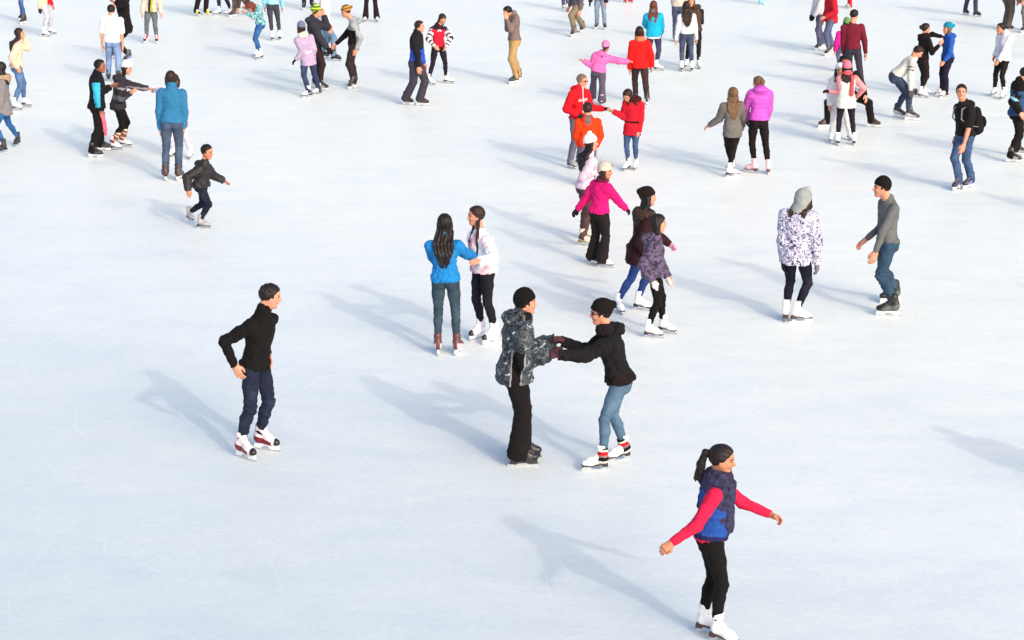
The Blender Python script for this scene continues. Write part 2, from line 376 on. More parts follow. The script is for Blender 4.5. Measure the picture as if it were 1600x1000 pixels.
        d = np.linalg.norm(p.base-A(0, 0, CAMH)); p.near = d < 27
        p.vb = .0085 if d < 24 else (.0125 if d < 36 else .017); p.vf = .0045 if d < 24 else (.0068 if d < 36 else .0095)
        r = p.root = bpy.data.objects.new(name, None); scene.collection.objects.link(r); r.location = p.base; r.empty_display_size = .3
        r['label'] = label; r['category'] = 'person'; r['group'] = group
        p.curl = curl; p.gloved = [None, None]
        p.body(); p.skates(skates); p.hair(*hair)
    # -------- frames
    def hp(p, x, y, z): return p.hc + (p.HM.T@A(x, y, z))*p.hs
    def tp(p, t, u=0, v=0): return p.hip+p.U*p.T*t+p.L*u+p.F*v
    def tfrac(p, P): return (P-p.hip)@p.U/p.T
    def add(p, name, shape, mats, vox=None, paint=None, label=None):
        v, f = shape.mesh(vox or p.vb); mi = None
        if paint is not None: mi = np.asarray(paint(v[f].mean(1))).astype(int)
        me = to_mesh(name, v-p.base, f, mats if isinstance(mats, (list, tuple)) else [mats], mi); o = link(name, me, p.root)
        if label: o['label'] = label
        return o
    def armt(p, P, i):                                     # 0 shoulder .. 1 elbow .. 2 wrist, and distance
        out = []
        for a, b in ((p.S[i], p.E[i]), (p.E[i], p.W[i])):
            ba = b-a; h = np.clip((P-a)@ba/(ba@ba), 0, 1); out.append((h, norm(P-a-h[:, None]*ba)))
        u = out[1][1] < out[0][1]; return np.where(u, 1+out[1][0], out[0][0]), np.minimum(out[0][1], out[1][1])
    def handframe(p, i):
        sg = 1 if i == 0 else -1; xd = nz(p.W[i]-p.E[i]); z = p.L*sg*.8+A(0, 0, 1)*(.7 if abs(xd[2]) < .75 else .1)
        z = nz(z-xd*(z@xd)); th = np.cross(z, xd)*(-1 if i == 0 else 1); return xd, th, z
    def hand(p, i, grow=0.0):
        xd, th, z = p.handframe(i); s = (p.H/1.7)*(1.0 if p.sex == 'f' else 1.08)
        return hand_shape(p.W[i], xd, th, z, s, p.curl[i], grow + (.0022 if p.vf > .006 else 0)*1, i == 0)
    # -------- body: one mesh
    def body(p):
        H, hs, m = p.H, p.hs, p.HM; x = A; B = Shape(); h = p.hp
        B.loft(p.hip, p.neck, p.L, [(-.12, .07*H, .05*H), (.35, .055*H, .04*H), (.75, .075*H, .048*H), (.97, .03*H, .03*H)])
        for i in (0, 1):
            B.chain([(p.HJ[i], .038*H), (p.knee[i], .026*H), (p.ank[i], .018*H)]); B.chain([(p.S[i], .024*H), (p.E[i], .020*H), (p.W[i], .0135*H)])
        v1, f1 = B.mesh(.016)
        Hd = Shape(); r = lambda q: q*hs
        Hd.ell(h(-.012, 0, .032), x(.098, .077, .088)*hs, m).cone(h(.02, 0, -.03), h(.046, 0, -.082), r(.058), r(.03), .04*hs)
        Hd.cone(h(.0, .03, -.03), h(.04, .016, -.078), r(.04), r(.026), .03*hs).cone(h(.0, -.03, -.03), h(.04, -.016, -.078), r(.04), r(.026), .03*hs)
        Hd.ell(h(.062, .032, -.022), x(.022, .022, .02)*hs, m, .02*hs).ell(h(.062, -.032, -.022), x(.022, .022, .02)*hs, m, .02*hs)
        Hd.ell(h(.078, 0, .03), x(.014, .045, .01)*hs, m, .014*hs)
        Hd.cone(h(.083, 0, .016), h(.104, 0, -.018), r(.007), r(.0115), .012*hs).cone(h(.09, 0, -.022), h(.088, 0, -.022), r(.015), r(.015), .01*hs)
        Hd.ell(h(.078, 0, -.047), x(.012, .022, .006)*hs, m, .008*hs).ell(h(.076, 0, -.058), x(.012, .02, .006)*hs, m, .006*hs).ell(h(.066, 0, -.09), x(.014, .016, .013)*hs, m, .02*hs)
        for s in (1, -1):
            Hd.ell(h(-.006, .077*s, .0), x(.019, .0075, .031)*hs, m@np.eye(3), .006*hs)
            c = h(.09, .032*s, .013)
            Hd.mod(lambda P, d, c=c: -smin(-d, norm(P-c)-.014*hs, .016*hs))
        nr = (.036 if p.sex == 'm' else .0305)*H
        Hd.cone(h(-.03, 0, -.05), p.neck-p.U*.01*H, nr, nr*1.1, .025*hs)
        v2, f2 = Hd.mesh(p.vf); fc = v2[f2].mean(1); q = (fc-p.hc)@m.T/hs
        ay = np.abs(q[:, 1]); fr = q[:, 0] > .06
        eye = fr & (((ay-.032)/.0155)**2+((q[:, 2]-.012)/.0075)**2 < 1); brow = fr & (((ay-.033)/.02)**2+((q[:, 2]-.032-.04*(ay-.03))/.0048)**2 < 1)
        lip = (q[:, 0] > .07) & ((q[:, 1]/.023)**2+((q[:, 2]+.052)/.0085)**2 < 1)
        mi2 = np.where(eye | brow, 2, np.where(lip, 1, 0)); V, Fc, MI = [v1, v2], [f1, f2+len(v1)], [np.zeros(len(f1), int), mi2]; n = len(v1)+len(v2)
        p.hand_vf = []
        for i in (0, 1):
            hv, hf = p.hand(i).mesh(p.vf*.9 if p.near else p.vf); V.append(hv); Fc.append(hf+n); MI.append(np.zeros(len(hf), int)); n += len(hv)
            ba = Shape().chain([(p.S[i], .027*H), (p.E[i], .0235*H), (p.E[i]*.65+p.W[i]*.35, .0225*H), (p.W[i], .0155*H)], .01)
            hv, hf = ba.mesh(p.vb); V.append(hv); Fc.append(hf+n); MI.append(np.zeros(len(hf), int)); n += len(hv)
        V = np.concatenate(V); Fc = np.concatenate(Fc); sk = SKINS[p.skin] if isinstance(p.skin, str) else p.skin
        me = to_mesh('body', V-p.base, Fc, [cloth(sk, 'skin', .55), cloth(tuple(int(a*b) for a, b in zip(sk, (.86, .62, .62))), 'skin', .5), cloth((52, 34, 30), 'skin', .5)], np.concatenate(MI))
        link('body', me, p.root)
    def skates(p, look):
        for i in (0, 1):
            k, c, c2 = SKC[look]; me, parts = skate_mesh(k, c, c2, .005 if p.near else .008, look)
            o = link('skate', me, p.root); o.location = p.G[i]-p.base; o.rotation_euler = (0, 0, p.ang[i]); o.scale = (p.fs,)*3
            for nme, pm in parts.items(): link(nme, pm, o)
    # -------- hair
    def hair(p, style, col, length=None):
        if style is None: return
        H, hs, m = p.H, p.hs, p.HM; h = p.hp; x = A; r = lambda q: q*hs; mt = cloth(HAIRC.get(col, col), 'hair', .5); S = Shape()
        g = .012 if style != 'curly' else .03
        if style == 'short': g = .010
        S.ell(h(-.016, 0, .036), x(.098+g, .079+g, .09+g)*hs, m)
        if style == 'short':
            S.mod(lambda P, d: (lambda q: np.maximum(d, np.maximum(np.minimum(q[:, 0]-.9*q[:, 2]+.012, np.maximum(q[:, 0]-.02, -.02-q[:, 2]))+.006*np.sin(q[:, 1]*90+p.seed)+.003*np.sin(q[:, 1]*210), -.066-q[:, 2]-.55*np.clip(q[:, 0]+.02, -.1, .1)*-1)*hs*.8))((P-p.hc)@m.T/hs))
        else:
            S.mod(lambda P, d: (lambda q: np.maximum(d, (q[:, 0]-.8*q[:, 2]-.006)*hs*.8))((P-p.hc)@m.T/hs))
        top = Shape(); top.pr, top.mods, top.lo, top.hi = S.pr, S.mods, S.lo, S.hi
        full = Shape(); full.pr.append((lambda P: top.eval(P), .02)); full.lo, full.hi = S.lo.copy(), S.hi.copy()
        nb = p.neck; back = -p.F; L = length
        if style == 'bob':
            for y in (-1, -.5, 0, .5, 1): full.cone(h(-.055+.03*abs(y), .07*y, -.01), h(-.05+.035*abs(y), .07*y, -.105), r(.04), r(.034), .03)
        if style == 'long':
            L = L or .3
            for y in (-1, -.6, -.2, .2, .6, 1):
                b0 = nb + back*(.05*H+.012)+p.L*(.062*y)*H - p.U*.015*H; e = b0 - p.U*L*(1-.22*abs(y)+.05*math.sin(y*5+p.seed)) + back*.012*H - p.L*.03*y*H
                full.chain([(h(-.05+.04*abs(y), .066*y, .0), r(.036)), (h(-.07+.05*abs(y), .073*y, -.09), r(.032)), (b0, r(.031)), ((b0+e)/2+p.L*.006*y, r(.028)), (e, r(.007))], .02)
        if style == 'front':                              # long hair falling in front as well
            L = L or .25
            for y in (-1, -.5, 0, .5, 1):
                b0 = nb + back*(.045*H)+p.L*(.05*y)*H; e = b0 - p.U*L*.6 + back*.02
                full.chain([(h(-.05+.04*abs(y), .066*y, .0), r(.036)), (h(-.07+.05*abs(y), .073*y, -.09), r(.032)), (b0, r(.03)), (e, r(.012))], .022)
            for y in (1, -1):
                b0 = nb + p.F*.05*H+p.L*.052*y*H-p.U*.03*H; full.chain([(h(.03, .076*y, .0), r(.022)), (h(.03, .08*y, -.09), r(.025)), (b0, r(.028)), (b0-p.U*L*.6, r(.014))], .02)
        if style == 'pony':
            L = L or .3; s0 = h(-.115, 0, .035); dn = A(0, 0, -1)
            k = s0+nz(p.HM.T@A(-1, 0, .1))*r(.035); e1 = k+dn*L*.35+back*.03; e2 = k+dn*L*.75+back*.035; e3 = k+dn*L+back*.02
            full.chain([(s0, r(.022)), (k, r(.026)), (e1, r(.033)), (e2, r(.024)), (e3, r(.006))], .012)
            full.chain([(k, r(.02)), (e1+back*.02, r(.02)), (e2+back*.035+p.L*.01, r(.014)), (e3+back*.05+A(0, 0, .04), r(.004))], .01)
        if style == 'bun': full.ell(h(-.12, 0, .04), x(.05, .05, .05)*hs, m, .01)
        if style == 'low':                                # thick low tail
            L = L or .25; full.chain([(h(-.08, 0, -.05), r(.04)), (nb+back*.07*H, r(.036)), (nb+back*.075*H-p.U*L, r(.014))], .02)
        if style == 'braids':
            for y in (1, -1):
                a = h(-.02, .075*y, -.05); b = nb+p.F*.062*H+p.L*y*.05*H-p.U*.05*H; e = b-p.U*.14*H+p.F*.02
                full.chain([(a, r(.026)), (b, r(.022)), (e, r(.016))], .012)
            ctr = nb
            full.mod(lambda P, d: d+.004*np.abs(np.sin(P[:, 2]*130))*(P[:, 2] < p.hc[2]-.08))
        if style == 'curly':
            for a in np.linspace(0, 2*math.pi, 8)[:-1]: full.ell(h(-.05+.05*math.cos(a), .08*math.sin(a), -.04+.02*math.cos(3*a)), x(.055, .055, .06)*hs, m, .02)
            full.mod(lambda P, d: d+wr(P, p.seed, 70, .009)); full.mod(lambda P, d: d+wr(P, p.seed+3, 34, .012))
        def strands(P, d):
            q = (P-p.hc)@m.T/hs; a = np.arctan2(q[:, 1], q[:, 0]+.02)
            if style in ('pony', 'bun', 'braids', 'low'):
                a = np.arctan2(q[:, 1], q[:, 2]+.02); return d + .0013*np.sin(a*30+5*np.sin(q[:, 0]*13+p.seed))+.0016*np.sin(a*13+q[:, 0]*16)
            return d + .0014*np.sin(a*31+9*np.sin(q[:, 2]*11+p.seed)) + .002*np.sin(a*11+q[:, 2]*14+p.seed*2)
        full.mod(strands)
        if style == 'short': full.mod(lambda P, d: d+wr(P, p.seed, 48, .0055)+wr(P, p.seed+2, 95, .003))
        if style in ('long', 'front', 'low', 'pony'): full.mod(lambda P, d: d+(.0035*np.sin((P-p.neck)@p.L*150+5*np.sin(P[:, 2]*9+p.seed))+.003*np.sin((P-p.neck)@p.L*70+(P-p.neck)@p.F*60+P[:, 2]*8))*(P[:, 2] < p.hc[2]-.04))
        p.add('hair', full, mt, p.vf*1.15)
    # -------- head wear
    def beanie(p, mats, paint=None, slouch=0, pom=False, low=0.0, name='beanie', folds=True):
        hs, m = p.hs, p.HM; h = p.hp; x = A; S = Shape()
        S.ell(h(-.02, 0, .05), x(.110, .094, .115)*hs, m)
        if slouch: S.cone(h(-.07, 0, .08), h(-.11-.04*slouch, 0, .10-.02*slouch), .06*hs, (.045-.01*slouch)*hs, .04)
        c = h(0, 0, .032-low); nn = m.T@A(.28, 0, -1)
        S.cut(c, nn)
        if folds:
            tm = np.stack([nz(m.T@A(1, 0, .28)), m[1], nz(m.T@A(-.28, 0, 1))])
            S.torus(h(-.018, 0, .047-low), tm, .104*hs, .088*hs, .009*hs, .006, .024*hs)
        if pom: S.ell(h(-.03, 0, .165), x(.04, .04, .036)*hs, m, .004)
        def rib(P, d):
            q = (P-p.hc)@m.T/hs; a = np.arctan2(q[:, 1], q[:, 0]+.02); return d+.0018*np.sin(a*34)+wr(P, p.seed, 22, .003)
        S.mod(rib)
        pt = (lambda P: paint((P-p.hc)@m.T/hs)) if paint else None
        p.add(name, S, mats, p.vf*1.1, pt)
    def hood_up(p, mat):
        hs, m = p.hs, p.HM; h = p.hp; S = Shape(); S.ell(h(-.028, 0, .03), A(.125, .105, .125)*hs, m)
        S.cone(h(-.04, 0, -.04), p.neck+p.U*.01, .09*hs, .075*p.H*.9, .05)
        S.mod(lambda P, d: (lambda q: np.maximum(d, (q[:, 0]-.25*q[:, 2]-.045)*hs))((P-p.hc)@m.T/hs)); S.mod(lambda P, d: d+wr(P, p.seed, 24, .006))
        p.add('hood', S, mat)
    def headband(p, mat):
        tm = np.stack([nz(p.HM.T@A(1, 0, .15)), p.HM[1], nz(p.HM.T@A(-.15, 0, 1))]); S = Shape(); S.torus(p.hp(-.016, 0, .055), tm, .106*p.hs, .088*p.hs, .009*p.hs, .005, .026*p.hs); p.add('headband', S, mat, p.vf)
    def glasses(p, mat, band=False):
        S = Shape(); 
        for s in (1, -1):
            S.ell(p.hp(.088, .033*s, .014), A(.008, .026, .018)*p.hs, p.HM, .004).cone(p.hp(.08, .058*s, .018), p.hp(-.0, .085*s, .016), .004, .004, .002)
        p.add('sunglasses', S, mat, .005)
    def scarf(p, mats, drape=None, r=.03, name='scarf', paint=None):
        S = Shape(); M_ = np.stack([p.F, p.L, p.U]); H = p.H
        S.torus(p.neck+p.U*.022*H+p.F*.008, M_, .052*H, .058*H, r*.95, .02, r*1.3).torus(p.neck+p.U*.045*H+p.F*.012, M_, .043*H, .047*H, r*.8, .02, r)
        for (u, v, l, w) in (drape or []):
            a = p.tp(.98, u*H, v*H); S.cone(a, a-p.U*l*H+p.F*(.01 if v > 0 else -.01), w, w*1.15, .02)
        S.mod(lambda P, d: d+wr(P, p.seed, 26, .009)); p.add(name, S, mats, p.vf*1.2, paint)
    def glove(p, i, mat, mitten=False, name='glove'):
        H = p.H; s = H/1.7; xd, th, z = p.handframe(i); w = p.W[i]
        if mitten:
            S = Shape(); S.chain([(w-xd*.05, .028*s), (w+xd*.02*s, .03*s), (w+xd*.09*s-z*.005, .034*s), (w+xd*.15*s-z*.012, .024*s)], .02).cone(w+xd*.03*s+th*.02*s, w+xd*.09*s+th*.052*s, .016*s, .014*s, .015)
            S.cone(w+xd*.08*s+th*.015*s, w+xd*.09*s-th*.015*s, .03*s, .03*s, .02)
        else:
            S = p.hand(i, .004*s); S.cone(w-xd*.06, w-xd*.005, .026*s, .026*s, .01)
        p.add(name, S, mat, p.vf)
    # -------- clothes
    def top(p, name, mats, fat=.012, hem=-.12, sleeves=1.0, torso=True, collar='low', paint=None, puff=0, fold=.006, flare=0.0, hood=None, fur=None, sfat=None, waist=1.0, seed=0, neckr=None, hemcut=None):
        """fat: cloth thickness beyond the body; hem: end of the garment along the torso (0 hip joint, fraction of trunk); sleeves: 0 none, .5 short, 1 long"""
        H, T = p.H, p.T; S = Shape(); g = fat; sf = fat if sfat is None else sfat; sd_ = p.seed+seed; q = H
        if torso:
            if p.sex == 'm': st = [(0, .092, .072, -.006), (.18, .088, .063, -.001), (.38, .084, .06, .002), (.7, .1, .068), (.86, .102, .06), (.95, .078, .05), (1.0, .052, .042)]
            else: st = [(0, .093, .076, -.008), (.18, .085, .062, -.002), (.38, .072*waist, .054, .002), (.68, .086, .066, .004), (.84, .088, .056), (.94, .070, .046), (1.0, .046, .038)]
            st = [(a[0], a[1]*q+g, a[2]*q+g, (a[3]*q if len(a) > 3 else 0)) for a in st]
            lo = max(hem, 0) if hem > 0 else 0
            if hem > 0: st = [(hem, np.interp(hem, [z[0] for z in st], [z[1] for z in st]), np.interp(hem, [z[0] for z in st], [z[2] for z in st]), 0)]+[z for z in st if z[0] > hem+.02]
            S.loft(p.hip, p.neck, p.L, st, .03)
            if hem < 0:
                kn = (p.knee[0]+p.knee[1])/2; dn = nz(nz(kn-p.hip)*.75-p.U*.25); ln = -hem*T
                S.loft(p.hip+dn*ln, p.hip+p.U*.05*T, p.L0, [(0, .093*q+g+flare, .078*q+g+flare, -.01*q), (1, .092*q+g, .076*q+g, -.009*q)], .03)
                p.hemd = dn
            if collar == 'low': S.cone(p.neck-p.U*.02*H, p.neck+p.U*.012*H+p.F*.008, .045*H+g*.4, .04*H+g*.3, .03)
            if collar == 'turtle': S.cone(p.neck-p.U*.03*H, p.neck+p.U*.05*H+p.F*.015, .046*H+g*.5, .040*H+g*.5, .025)
            if collar == 'high': S.cone(p.neck-p.U*.03*H, p.neck+p.U*.035*H+p.F*.01, .05*H+g*.5, .043*H+g*.3, .03)
            if collar == 'stand': S.cone(p.neck-p.U*.03*H, p.neck+p.U*.028*H+p.F*.012, .052*H+g*.4, .045*H+g*.4, .025)
        if sleeves > 0:
            for i in (0, 1):
                s_, e_, w_ = p.S[i], p.E[i], p.W[i]
                if sleeves < .9: S.chain([(s_, .036*q+sf), (s_*(1-sleeves*1.4)+e_*(sleeves*1.4), .031*q+sf*1.2)], .03)
                else:
                    fd = nz(w_-e_); S.chain([(s_, .037*q+sf), (e_, .0285*q+sf)], .035); S.cone(e_, w_-fd*.0, .0285*q+sf, .0185*q+sf*.9, .02)
                    S.mod(lambda P, d, w_=w_, fd=fd: np.where(norm(P-w_) < .07*q, np.maximum(d, (P-w_)@fd-.004), d))
        if hood == 'down': S.ell(p.neck-p.F*.055*H+p.U*.012*H, A(.046*H, .08*H, .036*H), np.stack([p.F, p.L, p.U]), .035).torus(p.neck+p.U*.008*H-p.F*.01*H, np.stack([p.F, p.L, p.U]), .058*H, .06*H, .014*H, .03, .019*H)
        if puff:
            def pf(P, d):
                t = (P-p.hip)@p.U; o = puff*.5*np.abs(np.sin(np.pi*t/.075))**.6
                for i in (0, 1):
                    a, dd = p.armt(P, i); m_ = dd < .075*H; o = np.where(m_ & ((np.abs((P-p.hip)@p.L) > .11*H)), puff*.45*np.abs(np.sin(np.pi*a*2.6))**.6, o)
                return d-o
            S.mod(pf)
        if fold:
            if p.near: fold = fold*1.35
            S.mod(lambda P, d: d+wr(P, sd_, 19, fold, p.U, .7)+wr(P, sd_+5, 42, fold*.45))
        if torso and hem >= 0 and hemcut is None: pass
        o = p.add(name, S, mats, None, (lambda P: paint(p, P)) if paint else None)
        if fur:
            Sf = Shape(); Sf.torus(p.neck+p.U*.03*H-p.F*.012*H, np.stack([p.F, p.L, p.U]), .068*H, .07*H, .026*H, .01, .03*H)
            Sf.ell(p.neck-p.F*.07*H+p.U*.005*H, A(.035*H, .06*H, .045*H), np.stack([p.F, p.L, p.U]), .03)
            Sf.mod(lambda P, d: d+wr(P, sd_, 85, .011)+wr(P, sd_+2, 45, .008)); p.add('fur_collar', Sf, fur, p.vf*1.2)
        return o
    def legs(p, name, mat, fit=.004, over=False, flare=0, fold=.004, wst=.07, paint=None, ank=0.0):
        H = p.H; q = H; S = Shape(); b = 1 if p.sex == 'f' else .92
        S.loft(p.hip-p.U*.03*H, p.hip+p.U*wst*H, p.L0, [(0, .087*q*b+fit*.6, .066*q+fit*.6), (.6, .086*q*b+fit*.6, .062*q+fit*.6), (1, .074*q+fit, .054*q+fit)], .03)
        for i in (0, 1):
            sg = 1 if i == 0 else -1; hj, kn, an = p.HJ[i], p.knee[i], p.ank[i]; fd = A(math.cos(p.ang[i]), math.sin(p.ang[i]), 0); sh = nz(kn-an)
            S.cone(p.hip-p.F0*.028*H+p.L0*sg*.04*H-A(0, 0, 1)*.012*H, p.hip-p.F0*.026*H+p.L0*sg*.042*H-A(0, 0, .04)*H, .05*q*b+fit, .045*q*b+fit, .035)
            mid = hj*.55+kn*.45; calf = kn*.68+an*.32-p.F0*.008*H
            S.chain([(hj, .052*q*b+fit), (mid+p.L0*sg*.004, .046*q*b+fit), (kn, .0325*q+fit)], .02, .03)
            if over: an = an + fd*.018*p.fs; af = max(.0215*q+fit*1.3, .060*p.fs)+(.008 if fit >= .02 else 0)
            if flare: S.chain([(kn, .0325*q+fit), (an-sh*.02, max(.03*q+fit+flare, .06*p.fs))], .015)
            else: S.chain([(kn, .0325*q+fit), (calf, .0315*q+fit), ((an-sh*.03) if over else an, af if over else .0215*q+fit)], .02)
            cz = an+sh*((-.055-(.022 if fit >= .02 else 0) if over else .065*p.fs)+ank); S.mod(lambda P, d, cz=cz, sh=sh, an=an: np.where(norm(P-an) < .15*H, np.maximum(d, -(P-cz)@sh), d))
        if fold:
            S.mod(lambda P, d: d+wr(P, p.seed+9, 24, fold, None)*np.clip(1.15-((P[:, 2]-.1)/.9)*.6, .4, 1.1))
            def kz(P, d):
                o = 0
                for i in (0, 1):
                    for c, w in ((p.knee[i], .07*H), (p.ank[i]+A(0, 0, .06), .07*H)):
                        o = o+fold*.9*np.exp(-((P-c)**2).sum(1)/w**2)*np.sin(P[:, 2]*95+3*np.sin(P[:, 0]*30+i*2+p.seed))
                return d+o
            S.mod(kz)
        p.add(name, S, mat, None, (lambda P: paint(p, P)) if paint else None)
    def warmer(p, mats, a=-.02, b=.16, bands=6, pattern=None, r=.036):
        for i in (0, 1):
            an, kn = p.ank[i], p.knee[i]; sh = nz(kn-an); S = Shape(); S.cone(an+sh*a, an+sh*b, (r+.008)*p.H/1.0*.95, r*p.H*1.0, .01)
            S.mod(lambda P, d, an=an, sh=sh: np.maximum(np.maximum(d, (P-an)@sh-b), a-(P-an)@sh)+wr(P, p.seed, 30, .003))
            pat = pattern or list(range(len(mats)))
            p.add('leg_warmer', S, mats, p.vf, lambda P, an=an, sh=sh: np.array(pat)[np.clip((((P-an)@sh-a)/(b-a)*len(pat)).astype(int), 0, len(pat)-1)])

# ---------------------------------------------------------------- ice
def make_ice():
    m, n, p = newmat('ice'); lk = n.links.new
    big = noise(n, .16, 4, rough=.6); mid = noise(n, 1.1, 5, rough=.65, sc=(.6, 1.5, 1)); fine = noise(n, 22, 5, rough=.7)
    r1 = ramp(n, big.outputs[0], [(.3, (.775, .835, .885)), (.7, (.83, .86, .89))])
    r2 = ramp(n, mid.outputs[0], [(.36, (.915, .94, .965)), (.5, (.97, .98, .99)), (.64, (1, 1, 1))])
    mx = n.nodes.new('ShaderNodeMix'); mx.data_type = 'RGBA'; mx.blend_type = 'MULTIPLY'; mx.inputs[0].default_value = .8
    # sky reflection and vignetting painted into the colour: bluer near left, whiter far out
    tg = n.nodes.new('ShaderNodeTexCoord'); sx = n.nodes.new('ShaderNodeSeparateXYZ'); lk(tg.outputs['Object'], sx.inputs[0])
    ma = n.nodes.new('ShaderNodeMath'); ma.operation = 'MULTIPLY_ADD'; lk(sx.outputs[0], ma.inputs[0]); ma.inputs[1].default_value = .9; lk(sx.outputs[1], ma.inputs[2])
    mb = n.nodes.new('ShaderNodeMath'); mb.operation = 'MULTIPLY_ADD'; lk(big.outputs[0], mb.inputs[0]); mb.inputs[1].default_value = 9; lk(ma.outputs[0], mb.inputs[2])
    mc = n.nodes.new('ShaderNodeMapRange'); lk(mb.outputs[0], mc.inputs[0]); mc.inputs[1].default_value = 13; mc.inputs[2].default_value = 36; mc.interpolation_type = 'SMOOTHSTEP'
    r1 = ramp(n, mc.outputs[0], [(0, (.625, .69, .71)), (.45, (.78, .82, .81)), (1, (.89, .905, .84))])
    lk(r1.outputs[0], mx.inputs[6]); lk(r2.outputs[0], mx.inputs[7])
    cl = noise(n, 3.2, 5, rough=.6, sc=(.7, 1.2, 1)); r3 = ramp(n, cl.outputs[0], [(.35, (.955, .965, .98)), (.6, (1, 1, 1))])
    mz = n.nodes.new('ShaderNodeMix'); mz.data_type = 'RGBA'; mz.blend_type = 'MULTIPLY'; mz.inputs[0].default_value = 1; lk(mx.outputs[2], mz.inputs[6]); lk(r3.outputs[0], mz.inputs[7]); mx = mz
    # skate cuts: long thin arcs round centres far outside the view
    tc = n.nodes.new('ShaderNodeTexCoord'); prev = None
    for k, (cx, cy, fr) in enumerate(((-14, 3, 1.1), (19, 12, .9), (3, -9, .8), (-6, 52, 1.0), (12, 34, 1.3), (2, 19, .7), (-9, 27, .9))):
        ds = n.nodes.new('ShaderNodeVectorMath'); ds.operation = 'DISTANCE'; lk(tc.outputs['Object'], ds.inputs[0]); ds.inputs[1].default_value = (cx, cy, 0)
        nt = n.nodes.new('ShaderNodeTexNoise'); nt.inputs['Scale'].default_value = .22; nt.inputs['Detail'].default_value = 1; lk(tc.outputs['Object'], nt.inputs['Vector'])
        wob = n.nodes.new('ShaderNodeMath'); wob.operation = 'MULTIPLY_ADD'; lk(nt.outputs[0], wob.inputs[0]); wob.inputs[1].default_value = 3.5+k; lk(ds.outputs['Value'], wob.inputs[2])
        fm = n.nodes.new('ShaderNodeMath'); fm.operation = 'MULTIPLY'; lk(wob.outputs[0], fm.inputs[0]); fm.inputs[1].default_value = fr
        f2 = n.nodes.new('ShaderNodeMath'); f2.operation = 'FRACT'; lk(fm.outputs[0], f2.inputs[0])
        r = ramp(n, f2.outputs[0], [(.0, (0, 0, 0)), (.012, (1, 1, 1)), (.026, (0, 0, 0))])
        mk_ = ramp(n, noise(n, .35+.07*k, 2, sc=(1, 1, 1+k)).outputs[0], [(.5, (0, 0, 0)), (.6, (1, 1, 1))])
        m_ = n.nodes.new('ShaderNodeMath'); m_.operation = 'MULTIPLY'; lk(r.outputs[0], m_.inputs[0]); lk(mk_.outputs[0], m_.inputs[1])
        if prev is None: prev = m_.outputs[0]
        else:
            a = n.nodes.new('ShaderNodeMath'); a.operation = 'MAXIMUM'; lk(prev, a.inputs[0]); lk(m_.outputs[0], a.inputs[1]); prev = a.outputs[0]
    mk = ramp(n, noise(n, .5, 3).outputs[0], [(.3, (.10, .10, .10)), (.65, (.34, .34, .34))])
    mm = n.nodes.new('ShaderNodeMath'); mm.operation = 'MULTIPLY'; lk(prev, mm.inputs[0]); lk(mk.outputs[0], mm.inputs[1])
    mx2 = n.nodes.new('ShaderNodeMix'); mx2.data_type = 'RGBA'; lk(mm.outputs[0], mx2.inputs[0]); lk(mx.outputs[2], mx2.inputs[6]); mx2.inputs[7].default_value = (.93, .94, .95, 1)
    # scuffed, scraped grain
    g1 = noise(n, 14, 6, rough=.75, sc=(1, 1.3, 1)); gr = ramp(n, g1.outputs[0], [(.38, (.93, .945, .96)), (.55, (1, 1, 1)), (.7, (1.03, 1.03, 1.03))])
    mg = n.nodes.new('ShaderNodeMix'); mg.data_type = 'RGBA'; mg.blend_type = 'MULTIPLY'; mg.inputs[0].default_value = 1; lk(mx2.outputs[2], mg.inputs[6]); lk(gr.outputs[0], mg.inputs[7]); mx2 = mg
    # powdery snow crumbs
    sp = ramp(n, noise(n, 7, 6, rough=.8).outputs[0], [(.66, (0, 0, 0)), (.74, (.55, .55, .55))])
    mx3 = n.nodes.new('ShaderNodeMix'); mx3.data_type = 'RGBA'; lk(sp.outputs[0], mx3.inputs[0]); lk(mx2.outputs[2], mx3.inputs[6]); mx3.inputs[7].default_value = (.9, .91, .92, 1)
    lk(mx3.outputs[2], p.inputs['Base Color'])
    rr = ramp(n, mid.outputs[0], [(.3, (.32,)*3), (.7, (.55,)*3)]); lk(rr.outputs[0], p.inputs['Roughness'])
    p.inputs['IOR'].default_value = 1.31; p.inputs['Specular IOR Level'].default_value = .5
    b = bump(n, p, fine.outputs[0], .22, .012); b2 = bump(n, p, mid.outputs[0], .1, .05, b); b3 = bump(n, p, mm.outputs[0], -.4, .004, b2)
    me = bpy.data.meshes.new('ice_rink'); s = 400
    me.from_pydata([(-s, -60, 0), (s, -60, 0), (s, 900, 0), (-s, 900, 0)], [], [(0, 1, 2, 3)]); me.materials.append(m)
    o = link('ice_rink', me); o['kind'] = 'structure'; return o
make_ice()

C = cloth
# ================================================================= foreground people
p = Person('man in black turtleneck and dark jeans, hand on hip, red and white skates', -28, [(397,701,434,706), (366,711,401,723)], (396,600), (409,494), (423,464),
    hl=(419,553,.0), hr=(367,571,-.05), er=(345,517), sex='m', twist=2, look=12, skates='maroon', hair=('short', 'dark'), tilt=12, pole=.2, skin='l')
p.top('sweater', C((27, 22, 24), 'knit'), fat=.008, hem=-.12, collar='turtle', fold=.007)
p.legs('jeans', C((34, 42, 70), 'denim'), fit=.008, ank=-.035, fold=.008)

